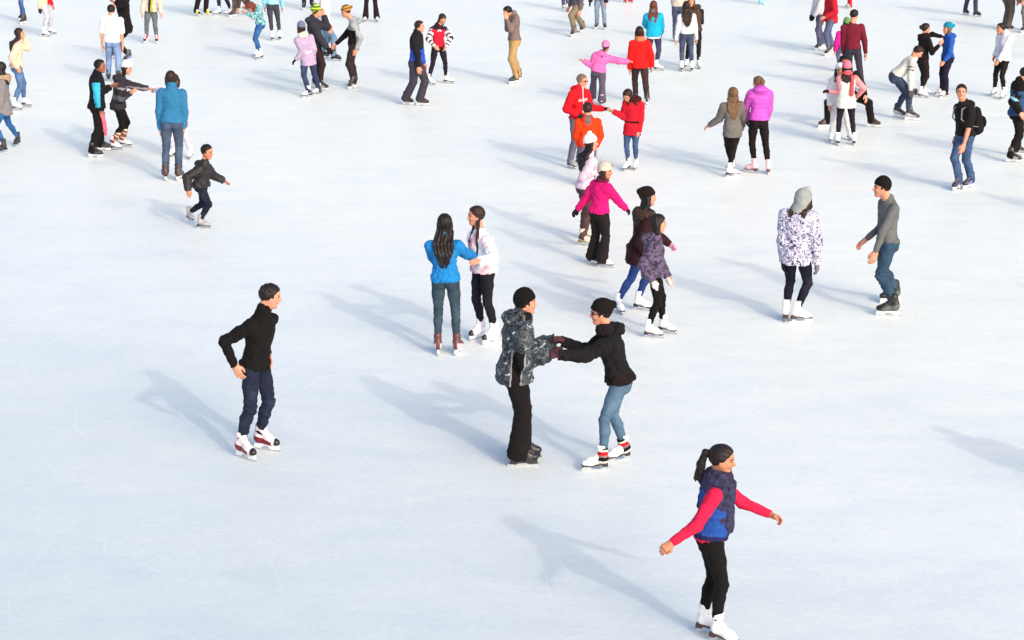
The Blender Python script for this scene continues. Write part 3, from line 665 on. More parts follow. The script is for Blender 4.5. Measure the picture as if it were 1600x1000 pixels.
camo_j = camo('print_shell', [(10, 11, 15), (22, 25, 32), (66, 76, 86), (15, 17, 22), (180, 190, 198)], 13, 1.2, 5, .6, [.34, .45, .53, .58, .66])
p = Person('person in black beanie and grey-black patterned ski jacket holding both hands of a partner', 8, [(801,716,842,717), (795,729,838,728)], (801,612), (812,500), (822,474),
    hl=(866,533,.02), hr=(859,553,-.10), er=(822,580), el=(838,568), sex='m', look=14, bend=.008, skates='blackb', hair=('short', 'dark'), curl=(1.25, 1.25))
p.top('jacket', [camo_j, C((30, 24, 26)), C((150, 150, 156))], fat=.036, hem=-.22, collar='stand', flare=.012, hood='down', fold=.012, puff=.004,
    paint=lambda p, P: (lambda t, u, v, a, d: np.where((u < -.06) & (v > -.06) & (v < .03) & (t < .5) & (d > .07), 1, np.where((u < -.05) & (np.abs(np.abs(v+.015)-.052) < .008) & (t < .5) & (d > .07), 2, 0)))(p.tfrac(P), (P-p.hip)@p.L, (P-p.hip)@p.F, *p.armt(P, 1)))
p.legs('trousers', C((32, 26, 29)), fit=.03, over=True, fold=.006, flare=.026)
p.beanie(C((22, 18, 22), 'knit')); p.scarf(C((28, 20, 26)), r=.022)
for i in (0, 1): p.glove(i, C((74, 48, 54)))

p = Person('woman in black hooded jacket, faded blue jeans and red-black striped leg warmers, leaning back', 180, [(950,735,913,736), (982,717,953,723)], (968,594), (951,520), (938,490),
    hl=(874,554,-.05), hr=(881,534,.02), el=(905,575), er=(905,560), look=183, skates='whiteb', hair=('short', 'dark'), curl=(1.25, 1.25), tilt=5)
p.top('jacket', [C((34, 32, 36)), C((40, 24, 30))], fat=.02, hem=-.02, collar='stand', hood='down', fold=.010,
    paint=lambda p, P: np.where(p.tfrac(P) < .17, 1, 0))
p.legs('jeans', C((84, 112, 138), 'denim'), fit=.002, fold=.004)
p.beanie(C((28, 20, 24), 'knit'), slouch=.7); p.scarf(C((30, 22, 26), 'fur'), r=.03, name='fur_collar'); p.glasses(plain('lens', (30, 25, 30), .2))
for i in (0, 1): p.glove(i, C((84, 52, 58)))
p.warmer([C((30, 26, 36), 'knit'), C((225, 215, 208), 'knit'), C((196, 22, 36), 'knit'), C((150, 120, 118), 'knit')], -.05, .10, pattern=[1, 0, 0, 3, 2, 2, 1, 0], r=.031)

p = Person('woman with black ponytail, blue vest over crimson sleeves, arms spread, nearest the camera', 2, [(1095,988,1122,992), (1112,1001,1146,1011)], (1107,876), (1120,752), (1129,719),
    hl=(1203,804,-.05), hr=(1050,848,-.12), el=(1172,786), er=(1084,822), look=-12, twist=-12, skates='white', hair=('pony', 'dark', .30), tilt=8, skin='m', curl=(.9, .8))
p.top('sweater', C((226, 30, 74), 'knit'), fat=.004, hem=-.04, collar='low', fold=.004)
plaid = camo('plaid', [(20, 18, 40), (30, 26, 60), (46, 48, 88), (22, 20, 46), (40, 26, 50)], 12, .3, 4, .9)
p.top('vest', [C((34, 78, 160), 'shell'), C((36, 34, 92), 'shell'), plaid], fat=.026, hem=.02, sleeves=0, collar='stand', puff=.010, fold=.005, paint=lambda p, P: (lambda t: np.where(t < .1, 1, np.where(t > .72+.18*np.tanh(((P-p.hip)@p.F)*-18), 2, 0)))(p.tfrac(P)))
p.scarf(camo('plaid', [(20, 18, 40), (30, 26, 60), (46, 48, 88), (22, 20, 46), (40, 26, 50)], 12, .3, 4, .9), drape=[(.035, .065, .22, .034), (.0, .075, .24, .038), (-.035, .065, .2, .036), (-.06, .03, .2, .034), (-.02, -.05, .12, .04)], r=.038)
p.legs('leggings', C((24, 20, 22)), fit=.003, fold=.003)

# ================================================================= middle distance
def basic(p, top, tkind, fit=.006, legc=(30, 26, 30), lkind='cloth', lname='trousers', over=False, flare=0, name='jacket', **k):
    p.top(name, C(top, tkind) if isinstance(top, tuple) else top, **k)
    p.legs(lname, C(legc, lkind) if isinstance(legc, tuple) else legc, fit=fit, over=over, flare=flare)

p = Person('girl in a bright blue sweatshirt seen from behind, straight dark hair to mid-back', 84, [(684,552), (716,552)], (697,462), (694,376), (695,350),
    hl=(684,414,'+'), el=(666,402), hr=(743,401,'+'), er=(724,414), look=86, skates='dull', hair=('long', 'dark', .30))
def letters(p, P):
    u, t, v = (P-p.hip)@p.L/p.H, p.tfrac(P), (P-p.hip)@p.F
    return np.where((v < 0) & (np.abs(t-.74+1.6*u*u*8) < .022) & (np.abs(u) < .075) & (np.sin(u*420)+np.sin(u*190) > -.3), 1, 0)
p.top('sweatshirt', [C((28, 128, 200)), C((70, 190, 215))], fat=.014, hem=-.06, collar='high', hood=None, fold=.008, paint=letters)
p.legs('jeans', C((50, 70, 84), 'denim'), fit=.001)

p = Person('girl with two brown braids, white sweatshirt with pink blotches and navy leggings', 214, [(779,533,756,539), (757,527,737,532)], (757,445), (750,366), (743,338),
    hl=(749,408,'-'), el=(774,404), hr=(742,403,-.16), look=192, skates='lilac', hair=('braids', 'brown'))
p.top('sweatshirt', camo('blotch', [(214, 150, 165), (232, 214, 224), (236, 234, 240), (238, 238, 242)], 3.2, .6, 2, .9, [.36, .46, .53, .62]), fat=.022, hem=-.08, collar='low', fold=.010, flare=.006)
p.legs('leggings', C((32, 32, 48)), fit=.003)

p = Person('girl in grey hood and white jacket with dark blue leaf print, seen from behind', 66, [(1228,500), (1236,504,1265,503)], (1243,432), (1248,330), (1257,311),
    hl=(1224,412,-.0), hr=(1277,415,.02), er=(1276,372), H=1.68, look=40, skates='white', hair=('front', 'brown', .2))
p.top('jacket', camo('leaf_print', [(58, 58, 92), (128, 124, 158), (220, 220, 234), (190, 188, 212), (92, 86, 124)], 17, 1.6, 2, .8, [.38, .44, .49, .57, .63]), fat=.026, hem=-.16, collar='stand', fold=.010, flare=.01)
p.legs('jeans', C((26, 28, 52), 'denim'), fit=.003); p.hood_up(C((150, 156, 158), 'knit')); 
S = Shape(); S.ell(p.hp(.05, 0, .13), A(.06, .05, .03)*p.hs, p.HM, .02); p.add('visor', S, C((170, 174, 174), 'knit'))
p.glove(0, C((50, 46, 54))); p.glove(1, C((120, 118, 128)))

p = Person('young man in black beanie, fitted grey sweater and blue jeans, black hockey skates', 190, [(1406,495,1371,493), (1408,471,1375,474)], (1385,398), (1389,313), (1377,294),
    hl=(1368,394,-.05), el=(1381,358), hr=(1353,374,.0), er=(1376,366), sex='m', H=1.74, look=183, skates='green', bend=.02, hair=('short', 'dark'))
p.top('sweater', C((104, 106, 108), 'knit'), fat=.003, hem=-.06, collar='low', fold=.004); p.legs('jeans', C((46, 72, 96), 'denim'), fit=.010, over=False, ank=-.02) if False else p.legs('jeans', C((46, 72, 96), 'denim'), fit=.010, fold=.009)
p.beanie(C((32, 22, 24), 'knit'), folds=False)

p = Person('boy in dark shiny puffer jacket and navy jeans gliding with arms out', -14, [(291,342,304,349), (308,357,327,358)], (313,304), (318,258), (324,238),
    hl=(349,282,'+'), hr=(294,297,'-'), H=1.28, look=-22, skates='grey', bend=.06, tilt=8, hair=('short', 'black'), skin='m', lift=(.05, 0))
p.top('jacket', C((40, 34, 38), 'shell', .55), fat=.028, hem=-.12, collar='stand', hood='down', puff=.012, fold=.010); p.legs('jeans', C((32, 38, 62), 'denim'), fit=.006)

p = Person('girl in hot pink jacket and pale knit beanie stretching both arms sideways', 40, [(922,412,936,413), (934,417,955,419)], (935,352), (940,285), (946,268),
    hl=(902,327,.10), el=(920,312), hr=(978,326,'+'), look=-8, skates='white', hair=('bob', 'brown'), tilt=5, skin='m')
p.top('jacket', C((232, 20, 118), 'shell'), fat=.020, hem=-.04, collar='stand', fold=.009); p.legs('trousers', C((44, 34, 36)), fit=.016, flare=.03, fold=.006, over=True, wst=.02)
p.beanie(C((206, 196, 184), 'knit'), low=.012); p.glove(0, C((50, 30, 34))); p.glove(1, C((50, 34, 36)))
p.scarf(C((110, 24, 60), 'knit'), r=.02)

p = Person('girl in pale pink jacket and white pompom beanie, long dark hair down her back', 25, [(908,372,924,373), (906,383,922,385)], (914,303), (919,243), (924,224),
    hl=(944,262,.1), el=(928,275), hr=(933,268,-.04), er=(922,278), look=4, skates='cream', hair=('long', 'dark', .22))
p.top('jacket', C((236, 206, 226), 'shell'), fat=.014, hem=-.04, collar='stand', fold=.008); p.legs('trousers', C((88, 62, 66)), fit=.012, over=True, fold=.006)
p.beanie(C((240, 240, 242), 'knit'), pom=True)

p = Person('girl in long dark maroon coat with fur collar and blue jeans, striding', 18, [(994,484,1012,486), (961,484,974,494)], (994,412), (1008,338), (1013,309),
    hl=(1052,387,.12), el=(1035,386), hr=(1012,400,-.02), look=8, skates='whiteb', bend=.0, hair=('long', 'dark', .12), curl=(.8, .5))
p.top('coat', C((62, 26, 34)), fat=.022, hem=-.42, collar='stand', fur=C((64, 50, 44), 'fur'), fold=.008, flare=.012); p.legs('jeans', C((36, 60, 124), 'denim'), fit=.002)
p.beanie(C((40, 24, 26), 'knit'), slouch=.3, name='beanie'); p.glove(0, C((236, 160, 196)))

p = Person('girl in dark purple patterned jacket with white mittens and black leggings', 2, [(1029,519,1054,523), (1007,527,1032,529)], (1023,446), (1021,374), (1029,350),
    hl=(1042,432,.05), hr=(1019,438,-.04), er=(1015,408), look=6, skates='white', hair=('bob', 'dark'), tilt=5)
p.top('jacket', camo('purple_print', [(34, 26, 40), (60, 46, 72), (104, 90, 124), (40, 30, 46)], 11, 1.8, 3, .8), fat=.028, hem=-.12, collar='stand', hood='down', fold=.010, flare=.008)
p.legs('leggings', C((24, 20, 22)), fit=.002)
for i in (0, 1): p.glove(i, C((226, 214, 214), 'knit'), True, 'mitten')

p = Person('woman in blue quilted jacket and jeans seen from behind, dark hair, arms hanging', 90, [(259,281), (281,281)], (269,207), (268,139), (267,122),
    hl=(251,203,.05), hr=(287,200,.05), el=(248,170), er=(291,168), look=94, skates='brown', hair=('bob', 'brown'))
p.top('jacket', C((48, 118, 164), 'shell'), fat=.014, hem=-.02, collar='stand', puff=.014, fold=.005); p.legs('jeans', C((66, 82, 108), 'denim'), fit=.006, over=True, fold=.007)

p = Person('child in lavender trousers and white skates, mostly hidden behind the blue quilted jacket', -100, [(297,248), (268,246)], (280,198), (274,141), (272,126),
    hl=(291,190), hr=(242,141,-.05), er=(262,146), look=-95, skates='white', H=1.45, hair=('bob', 'brown'))
basic(p, (222, 212, 232), 'shell', legc=(214, 208, 232), fit=.006, fat=.014, hem=-.05, collar='high'); p.glove(0, C((220, 40, 80)))

p = Person('man in black jacket with turquoise sleeve panel, holding a pink cloth', 14, [(152,236,170,236), (138,246,160,247)], (152,184), (151,118), (157,104),
    hl=(172,136,.12), el=(166,150), hr=(158,173,-.05), er=(153,148), sex='m', look=-8, skates='black', hair=('short', 'black'), skin='d', curl=(.5, 1.1))
p.top('jacket', [C((30, 28, 36)), C((60, 176, 212))], fat=.032, hem=-.10, collar='stand', fold=.009, flare=.008,
    paint=lambda p, P: (lambda a, d: np.where((a > .12) & (a < 1.75) & (d < .1) & ((P-p.hip)@p.F < p.S[1]@p.F-p.hip@p.F+.05) & ((P-p.hip)@p.L < -.09*p.H), 1, 0))(*p.armt(P, 1)))
p.legs('trousers', C((34, 26, 30)), fit=.022, over=True, fold=.007, paint=None); hold8 = p

p = Person('woman in white beanie, grey patterned jacket and brown striped leg warmers reaching right', 16, [(186,229,205,230), (171,234,190,235)], (183,184), (188,124), (198,107),
    hl=(234,139,.0), el=(212,139), hr=(204,145,-.1), er=(192,148), look=0, tilt=14, skates='white', hair=('bob', 'dark'), curl=(.9, .5))
p.top('jacket', [C((56, 52, 62)), C((96, 98, 108)), C((150, 140, 150))], fat=.026, hem=-.16, collar='stand', hood='down', fold=.010, flare=.006,
    paint=lambda p, P: (lambda t: np.where((t > .22) & (t < .42), 1, np.where((t > .68) & (t < .76), 2, 0)))(p.tfrac(P)))
p.legs('leggings', C((30, 22, 26)), fit=.002); p.beanie(C((232, 230, 236), 'knit'))
p.warmer([C((226, 210, 190), 'knit'), C((70, 40, 40), 'knit'), C((190, 110, 96), 'knit')], .0, .235, pattern=[2, 1, 2, 0, 1, 2, 1, 2, 0, 1, 2, 0, 0], r=.035)

# ----------------------------------------------------------------- the red group
p = Person("short-haired woman in red hooded jacket and sunglasses, holding a girl's hand", -52, [(908,258), (893,263)], (904,194), (905,141), (910,127),
    hl=(944,170,-.05), el=(930,160), hr=(903,180,-.12), er=(886,172), look=-32, skates='grey', hair=('short', (120, 98, 80)), tilt=8)
p.top('jacket', [C((216, 18, 34), 'shell'), C((236, 226, 228))], fat=.02, hem=-.04, collar='stand', hood='down', fold=.008,
    paint=lambda p, P: (lambda t, u, v: np.where((v > 0) & (((np.abs(u) < .009) & (t > .2)) | ((np.abs(t-.68) < .05) & (np.abs(u) < .1) & (np.sin(u*260)*np.sin(t*120) > .1))), 1, 0))(p.tfrac(P), (P-p.hip)@p.L, (P-p.hip)@p.F))
p.legs('trousers', C((104, 100, 122)), fit=.014, over=True); p.glasses(plain('lens', (30, 25, 30), .2)); p.glove(0, C((50, 36, 44))); p.glove(1, C((50, 36, 44)))

p = Person('girl in red belted coat with dark fur collar looking down at held hands', -112, [(993,265), (979,266)], (987,208), (990,158), (981,150),
    hl=(998,207,-.02), el=(1005,185), hr=(958,174,-.03), er=(972,172), look=-128, tilt=38, skates='white', hair=('front', 'brown', .2))
p.top('coat', [C((204, 22, 44), 'shell'), C((70, 14, 26))], fat=.022, hem=-.30, fur=C((66, 26, 26), 'fur'), fold=.006, puff=.006, flare=.008,
    paint=lambda p, P: np.where((np.abs(p.tfrac(P)-.22) < .035) & (np.abs((P-p.hip)@p.L) < .11*p.H), 1, 0))
p.legs('jeans', C((58, 84, 124), 'denim'), fit=.002)

p = Person('man in bright orange jacket with grey hood stripe, seen from behind, among the red group', 88, [(912,291), (926,291)], (919,236), (919,187), (918,171),
    hl=(906,228,'+'), el=(897,222), hr=(932,228,'+'), er=(943,222), sex='m', look=88, skates='black', hair=('short', 'brown'))
p.top('jacket', [C((236, 62, 14), 'shell'), C((120, 104, 112))], fat=.03, hem=-.14, collar='stand', hood='down', fold=.009, paint=lambda p, P: np.where((np.abs((P-p.hip)@p.L) < .035*p.H) & (p.tfrac(P) > .84), 1, 0))
p.legs('trousers', C((118, 104, 122)), fit=.014, over=True)

p = Person('little girl in pink puffer jacket and pink hat, both arms stretched out, grey trousers', 84, [(925,158), (941,164)], (934,114), (941,85), (947,73),
    hl=(912,95,.05), el=(925,92), hr=(982,96,-.05), er=(962,97), H=1.36, look=64, skates='pink', hair=('low', 'brown', .1))
p.top('jacket', C((244, 112, 184), 'shell'), fat=.028, hem=-.05, collar='stand', puff=.02, fold=.004, hood='down'); p.legs('trousers', C((90, 80, 98)), fit=.018, flare=.034, over=True); p.beanie(C((230, 130, 184), 'knit'))

p = Person('woman in plain bright red jacket with tan collar, seen from behind, brown trousers', 94, [(992,159), (1011,163)], (1000,113), (1000,64), (999,50),
    hl=(984,108,.05), hr=(1018,104,.0), sex='f', look=96, skates='silver', hair=('bob', 'brown'))
p.top('jacket', C((232, 24, 24), 'shell'), fat=.032, hem=-.16, collar='stand', fold=.006, flare=.01); p.legs('trousers', C((70, 48, 48)), fit=.014, over=True)
p.scarf(C((196, 120, 84)), r=.03)

p = Person('girl in grey knitted cardigan with long light brown hair, seen from behind', 100, [(1141,268), (1137,277,1150,276)], (1145,210), (1144,160), (1145,147),
    hl=(1108,196,'+'), el=(1126,186), hr=(1161,196,'+'), look=104, H=1.52, skates='white', hair=('long', 'light', .28))
p.top('cardigan', C((112, 108, 106), 'knit'), fat=.022, hem=-.28, collar='low', fold=.006, flare=.006); p.legs('leggings', C((40, 26, 30)), fit=.004)

p = Person('girl in bright magenta puffer jacket with pink skates, fair hair in a bun', 92, [(1181,271,1167,269), (1200,271)], (1185,192), (1188,141), (1184,130),
    hl=(1167,187,'+'), el=(1166,165), hr=(1198,187,'+'), look=128, skates='pink', hair=('bun', 'light'))
p.top('jacket', C((204, 78, 198), 'shell', .6), fat=.016, hem=.06, collar='stand', hood='down', puff=.018, fold=.003); p.legs('leggings', C((38, 24, 28)), fit=.003); p.glove(0, C((70, 40, 66)))

p = Person('girl in cream vest over pink sleeves and pink hat with coral scarf, seen from behind', 90, [(1307,226), (1334,226)], (1322,170), (1324,118), (1323,106),
    hl=(1296,143,.12), el=(1308,154), hr=(1340,150,.16), er=(1346,142), look=92, skates='whiteb', hair=('long', 'dark', .15))
p.top('sweater', C((232, 150, 158)), fat=.012, hem=0, fold=.005); p.top('vest', C((240, 236, 224)), fat=.03, hem=-.30, sleeves=0, collar='stand', fold=.005, flare=.008)
p.legs('leggings', C((48, 34, 52)), fit=.002); p.beanie(C((232, 124, 150), 'knit')); p.scarf(C((226, 86, 100), 'knit'), r=.024, drape=[(-.05, -.085, .22, .034)]); p.glove(0, C((60, 40, 44)))

p = Person('person all in white with white hood, standing behind the pink hat', -92, [(1328,219), (1298,221)], (1312,168), (1311,122), (1312,110),
    hl=(1330,150,-.1), hr=(1296,165), look=-95, skates='white', hair=('front', 'dark', .12))
basic(p, (232, 230, 238), 'shell', legc=(228, 228, 234), fit=.014, over=False, fat=.026, hem=-.08, collar='stand', hood='down'); p.beanie(C((232, 232, 238), 'knit'))

p = Person('man in black crouching with legs wide apart, orange headband, facing the camera', -90, [(1352,198,1376,200), (1300,199,1279,200)], (1324,152), (1323,113), (1320,98),
    hl=(1352,150,-.12), hr=(1300,128,-.15), er=(1294,140), sex='m', H=1.62, hy=.1, ny=-.1, pole=1.2, bend=.16, look=-90, tilt=10, skates='brown', hair=('curly', 'black'))
basic(p, (38, 30, 34), 'cloth', legc=(34, 26, 28), fit=.022, over=True, fat=.018, hem=-.05, collar='stand'); p.headband(C((232, 130, 90), 'knit')); p.glasses(plain('lens', (30, 25, 30), .2))

p = Person('teenage boy in black hoodie and blue jeans looking at the camera, wearing a backpack', -160, [(1521,293,1506,296), (1503,294,1488,299)], (1508,214), (1507,165), (1502,144),
    hl=(1506,226,-.08), el=(1520,200), hr=(1494,214,.0), sex='m', look=-102, skates='violet', hair=('short', 'brown'))
p.top('hoodie', C((38, 32, 34)), fat=.022, hem=-.04, sleeves=.5, collar='stand', hood='down', fold=.008)
p.legs('jeans', C((62, 86, 124), 'denim'), fit=.014, over=True); bp = p

p = Person('man at the right edge in blue and black ski jacket with pale stripes', 2, [(1583,243,1601,244), (1570,253,1596,255)], (1589,188), (1592,130), (1603,116),
    hl=(1606,180), hr=(1594,176,-.1), er=(1588,160), sex='m', look=0, tilt=12, skates='silver', hair=('short', 'dark'))
p.top('jacket', [C((46, 78, 122), 'shell'), C((34, 24, 30)), C((140, 190, 214))], fat=.032, hem=-.06, collar='stand', fold=.009,
    paint=lambda p, P: (lambda t, a, d: np.where((np.abs(a-.85) < .09) & (d < .09), 2, np.where((d < .085) | (t > .8), 1, 0)))(p.tfrac(P), *p.armt(P, 1)))
p.legs('trousers', C((36, 28, 28)), fit=.02, over=True)

p = Person('girl at left edge in grey coat with fur hood and blue jeans', 186, [(14,236,-6,241), (34,224,20,231)], (6,190), (3,124), (0,107),
    hl=(-4,180,-.05), look=190, skates='darkfig', hair=('long', 'dark', .1))
p.top('coat', C((132, 128, 132)), fat=.03, hem=-.26, fur=C((176, 150, 128), 'fur'), fold=.007, flare=.012); p.legs('jeans', C((44, 96, 152), 'denim'), fit=.003)

# ================================================================= far skaters
p = Person('long-haired girl in peach sweater and jeans with a hand on her face', 24, [(34,166,49,168), (20,172,33,173)], (27,112), (25,66), (31,53),
    hl=(37,58,.0), el=(40,78), hr=(27,106,-.06), look=10, skates='white', hair=('long', 'brown', .22))
p.top('sweater', C((244, 204, 178), 'knit'), fat=.02, hem=-.02, fold=.008); p.legs('jeans', C((80, 112, 156), 'denim'), fit=.006)
p = Person('young man in white T-shirt and light jeans seen from behind', 90, [(170,126), (187,129)], (176,80), (175,27), (174,16),
    hl=(159,77,.05), el=(159,55), hr=(192,78,.05), sex='m', look=88, skates='darkfig', hair=('short', 'dark'))
p.top('tshirt', C((240, 240, 244)), fat=.02, hem=-.03, sleeves=.55, fold=.008); p.legs('jeans', C((122, 148, 192), 'denim'), fit=.012, over=True)
p = Person('man all in black leaning forward beside the white T-shirt', 158, [(208,95,192,98), (184,90,172,92)], (197,44), (190,-2), (181,-10),
    hl=(182,10,-.15), hr=(180,6), sex='m', bend=0, H=1.68, look=170, skates='violet', hair=('short', 'dark'))
basic(p, (34, 24, 28), 'knit', legc=(40, 26, 34), fit=.016, over=False, fat=.02, hem=-.03, collar='stand', name='sweater')
p = Person('child in open beige jacket, grey jeans and red skates facing the camera', -90, [(245,67), (228,67)], (236,24), (236,-14), None,
    hl=(254,30), hr=(221,28), H=1.5, skates='red', hair=('short', 'brown'))
p.top('jacket', [C((206, 198, 184)), C((60, 54, 34)), C((190, 180, 50))], fat=.026, hem=-.06, fold=.008, flare=.01, paint=lambda p, P: (lambda u, v: np.where((v > .02) & (np.abs(u) < .06), np.where(np.abs(u-.03) < .02, 2, 1), 0))((P-p.hip)@p.L, (P-p.hip)@p.F))
p.legs('jeans', C((96, 104, 112), 'denim'), fit=.010)
p = Person('skater in blue jeans and black boots at the top left corner', 184, [(44,36,30,38), (40,30,27,33)], skates='black', hair=('long', 'dark', .2), H=1.6)
basic(p, (60, 40, 44), 'cloth', legc=(62, 92, 150), lkind='denim', lname='jeans', fit=.004, fat=.02, hem=-.04)
p = Person('skater in tan jacket with red side and pale grey trousers', -12, [(75,53,88,54), (65,57,79,58)], (71,16), None, None, hr=(62,15), skates='white', hair=('bob', 'brown'), H=1.6)
p.top('jacket', [C((228, 208, 172)), C((236, 24, 34))], fat=.02, hem=-.08, fold=.006, paint=lambda p, P: np.where((P-p.hip)[:, 0] > .09, 1, 0)); p.legs('trousers', C((190, 192, 206)), fit=.010); p.glove(1, C((50, 50, 60)))
p = Person('skater with black trousers and yellow-trimmed skates, cut off by the top edge', -40, [(324,24), (308,25)], skates='yellow', hair=('short', 'dark'), sex='m', H=1.72)
basic(p, (60, 60, 80), 'cloth', legc=(42, 30, 36), fit=.02, over=True, fat=.02, hem=-.05)
p = Person('skater in navy trousers and white skates, cut off by the top edge', 188, [(365,23,351,24), (347,23,333,24)], skates='whiteb', hair=('long', 'brown', .2), H=1.6)
basic(p, (150, 60, 80), 'shell', legc=(40, 44, 78), lname='jeans', fit=.006, fat=.02, hem=-.02)
p = Person('skater in grey-brown trousers bending down to the black skates', 200, [(386,22,400,23), (368,26,360,27)], (374,-22), (386,-22), None, hl=(372,17,-.1), hr=(384,14,-.1), sex='m', H=1.7, tilt=60, skates='black', hair=('short', 'dark'), ny=-.3)
basic(p, (70, 60, 60), 'cloth', legc=(112, 98, 92), fit=.02, over=True, fat=.02, hem=-.02)
p = Person('curly-haired woman in teal checked shirt and blue jeans bending forward', 190, [(414,91,397,94), (408,87,394,90)], (407,40), (403,12), (392,12), hl=(384,20,-.15), hr=(382,12,0), H=1.6, tilt=50, ny=-.1, look=200, skates='white', hair=('curly', (110, 54, 34)), bend=.03)
p.top('shirt', camo('checked', [(40, 90, 110), (90, 160, 170), (170, 214, 214)], 26, .5, 1, .9), fat=.012, hem=-.02, fold=.004); p.legs('jeans', C((44, 92, 148), 'denim'), fit=.006)
p = Person('skater in light blue top and dark grey leggings seen from behind', 96, [(425,63), (438,62)], (426,18), (426,-22), None, skates='whiteb', hair=('pony', 'brown', .2), H=1.62)
basic(p, (150, 214, 236), 'shell', legc=(62, 62, 76), lname='leggings', fit=.002, fat=.016, hem=.06)
p = Person('child in lilac belted coat, grey hat and cream scarf, jeans and white skates', 112, [(488,151,472,153), (503,147,489,149)], (484,104), (474,57), (470,43),
    hl=(462,93,.0), el=(467,75), hr=(488,92,'+'), look=130, skates='whiteb', hair=('bob', 'brown'), H=1.5)
p.top('coat', [C((178, 158, 190)), C((224, 216, 226))], fat=.026, hem=-.28, fold=.006, flare=.01, paint=lambda p, P: np.where((np.abs(p.tfrac(P)-.28) < .03) & (np.abs((P-p.hip)@p.L+.02) < .07), 1, 0)); p.legs('jeans', C((48, 60, 92), 'denim'), fit=.010, over=True)
p.beanie(C((112, 120, 148), 'knit'), folds=False); p.scarf(C((226, 214, 200), 'knit'), r=.034); p.glove(0, C((50, 34, 44)))
p = Person('person in dark jacket and green-yellow striped beanie with hand at the mouth', 4, [(488,137,504,138), (497,141,510,142)], (497,84), (489,32), (496,19),
    hl=(506,24,.0), el=(505,40), hr=(511,75,-.06), er=(500,60), sex='m', look=0, skates='silver', hair=('short', 'brown'))
basic(p, (54, 54, 66), 'shell', legc=(58, 36, 44), fit=.014, over=True, fat=.034, hem=-.06, collar='stand', hood='down', puff=.006)
p.beanie([C((60, 110, 50), 'knit'), C((200, 220, 60), 'knit')], slouch=.3, pom=True, paint=lambda q: (np.sin(q[:, 2]*90) > 0).astype(int)); p.glove(1, C((30, 26, 34)))
p = Person('man in white jacket and light jeans lifting a knee, behind the striped hats', 4, [(517,95,532,96), (500,90,512,91)], (506,44), (507,0), (506,-10), sex='m', H=1.8, skates='darkfig', hair=('short', 'brown'), bend=.05)
basic(p, (238, 238, 240), 'shell', legc=(100, 130, 160), lkind='denim', lname='jeans', fit=.010, over=True, fat=.03, hem=.02)
p = Person('young man in grey and black hoodie with mustard striped beanie reaching left', 184, [(561,137,541,141), (560,132,545,135)], (552,86), (553,34), (540,19),
    hl=(557,77,-.05), el=(561,58), hr=(522,72,.0), er=(536,60), sex='m', look=196, tilt=14, skates='silver', hair=('short', 'brown'))
p.top('hoodie', [C((158, 164, 170), 'knit'), C((36, 24, 28))], fat=.014, hem=.0, collar='stand', hood='down', fold=.007,
    paint=lambda p, P: (lambda t, v, a, d, a2, d2: np.where(((v > -.05) & (t < .66) & (d > .07)) | ((d2 < .07) & (a2 > .4)), 1, 0))(p.tfrac(P), (P-p.hip)@p.F, *p.armt(P, 0), *p.armt(P, 1)))
p.legs('trousers', C((58, 44, 48)), fit=.016, over=True); p.beanie([C((176, 132, 52), 'knit'), C((84, 60, 50), 'knit')], slouch=1.0, paint=lambda q: (np.sin(q[:, 2]*95) > .4).astype(int))
p = Person('skater in dark trousers and black skates at the top edge, left of the green hat', -80, [(488,13), (475,15)], skates='black', hair=('short', 'dark'), sex='m', H=1.7)
basic(p, (50, 50, 60), 'cloth', legc=(46, 44, 52), fit=.014, over=True, fat=.02, hem=-.05)
p = Person('skater in flared black trousers and white skates, cut off by the top edge', -88, [(589,34), (571,34)], skates='white', hair=('long', 'dark', .2), H=1.66)
basic(p, (150, 60, 110), 'shell', legc=(46, 30, 40), fit=.006, flare=.036, over=True, fat=.02, hem=-.02)
p = Person('man in black pullover with royal blue waist band and baggy dark trousers', -14, [(651,165,668,166), (629,163,645,165)], (650,103), (651,53), (656,42),
    hl=(664,110,.1), hr=(656,118,-.08), er=(652,84), sex='m', look=-14, skates='brown', hair=('short', 'brown'))
p.top('pullover', [C((34, 34, 42)), C((44, 78, 190))], fat=.02, hem=.03, collar='stand', fold=.008, paint=lambda p, P: (lambda t, a, d: np.where((t < .46) & (d > .062*p.H*.75), 1, 0))(p.tfrac(P), *p.armt(P, 1)))
p.legs('trousers', C((62, 58, 74)), fit=.028, over=True, flare=.01)
p = Person('girl in red sweater with white patterned sleeves and dark leggings looking down', -72, [(693,130,708,131), (665,132,681,134)], (685,84), (685,42), (691,30),
    hl=(697,73,'-'), el=(700,58), hr=(679,72,'-'), er=(668,58), look=-62, tilt=35, skates='white', hair=('long', 'brown', .2))
p.top('sweater', [C((216, 28, 56), 'knit'), C((236, 224, 230), 'knit'), C((60, 30, 50), 'knit')], fat=.014, hem=.02, fold=.006,
    paint=lambda p, P: (lambda a, d, a2, d2: np.where(np.minimum(d, d2) < .062*p.H*.75, np.where(np.sin(np.where(d < d2, a, a2)*17) > -.3, 1, 2), np.where((p.tfrac(P) > .88), 2, np.where((p.tfrac(P) > .8) & (np.abs((P-p.hip)@p.L) < .05) & (np.sin((P-p.hip)@p.L*160) > 0), 1, 0))))(*p.armt(P, 0), *p.armt(P, 1)))
p.legs('leggings', C((44, 34, 54)), fit=.003)
p = Person('man in brown sweater and khaki trousers covering his face with his hands', 196, [(812,130,796,132), (816,126,800,128)], (803,70), (803,22), (793,19),
    hl=(792,30,-.08), el=(806,46), hr=(791,27,.05), er=(796,44), sex='m', H=1.76, look=204, tilt=24, skates='black', hair=('short', 'black'))
basic(p, (124, 106, 104), 'knit', legc=(178, 146, 98), fit=.016, over=True, fat=.012, hem=-.02, name='sweater')
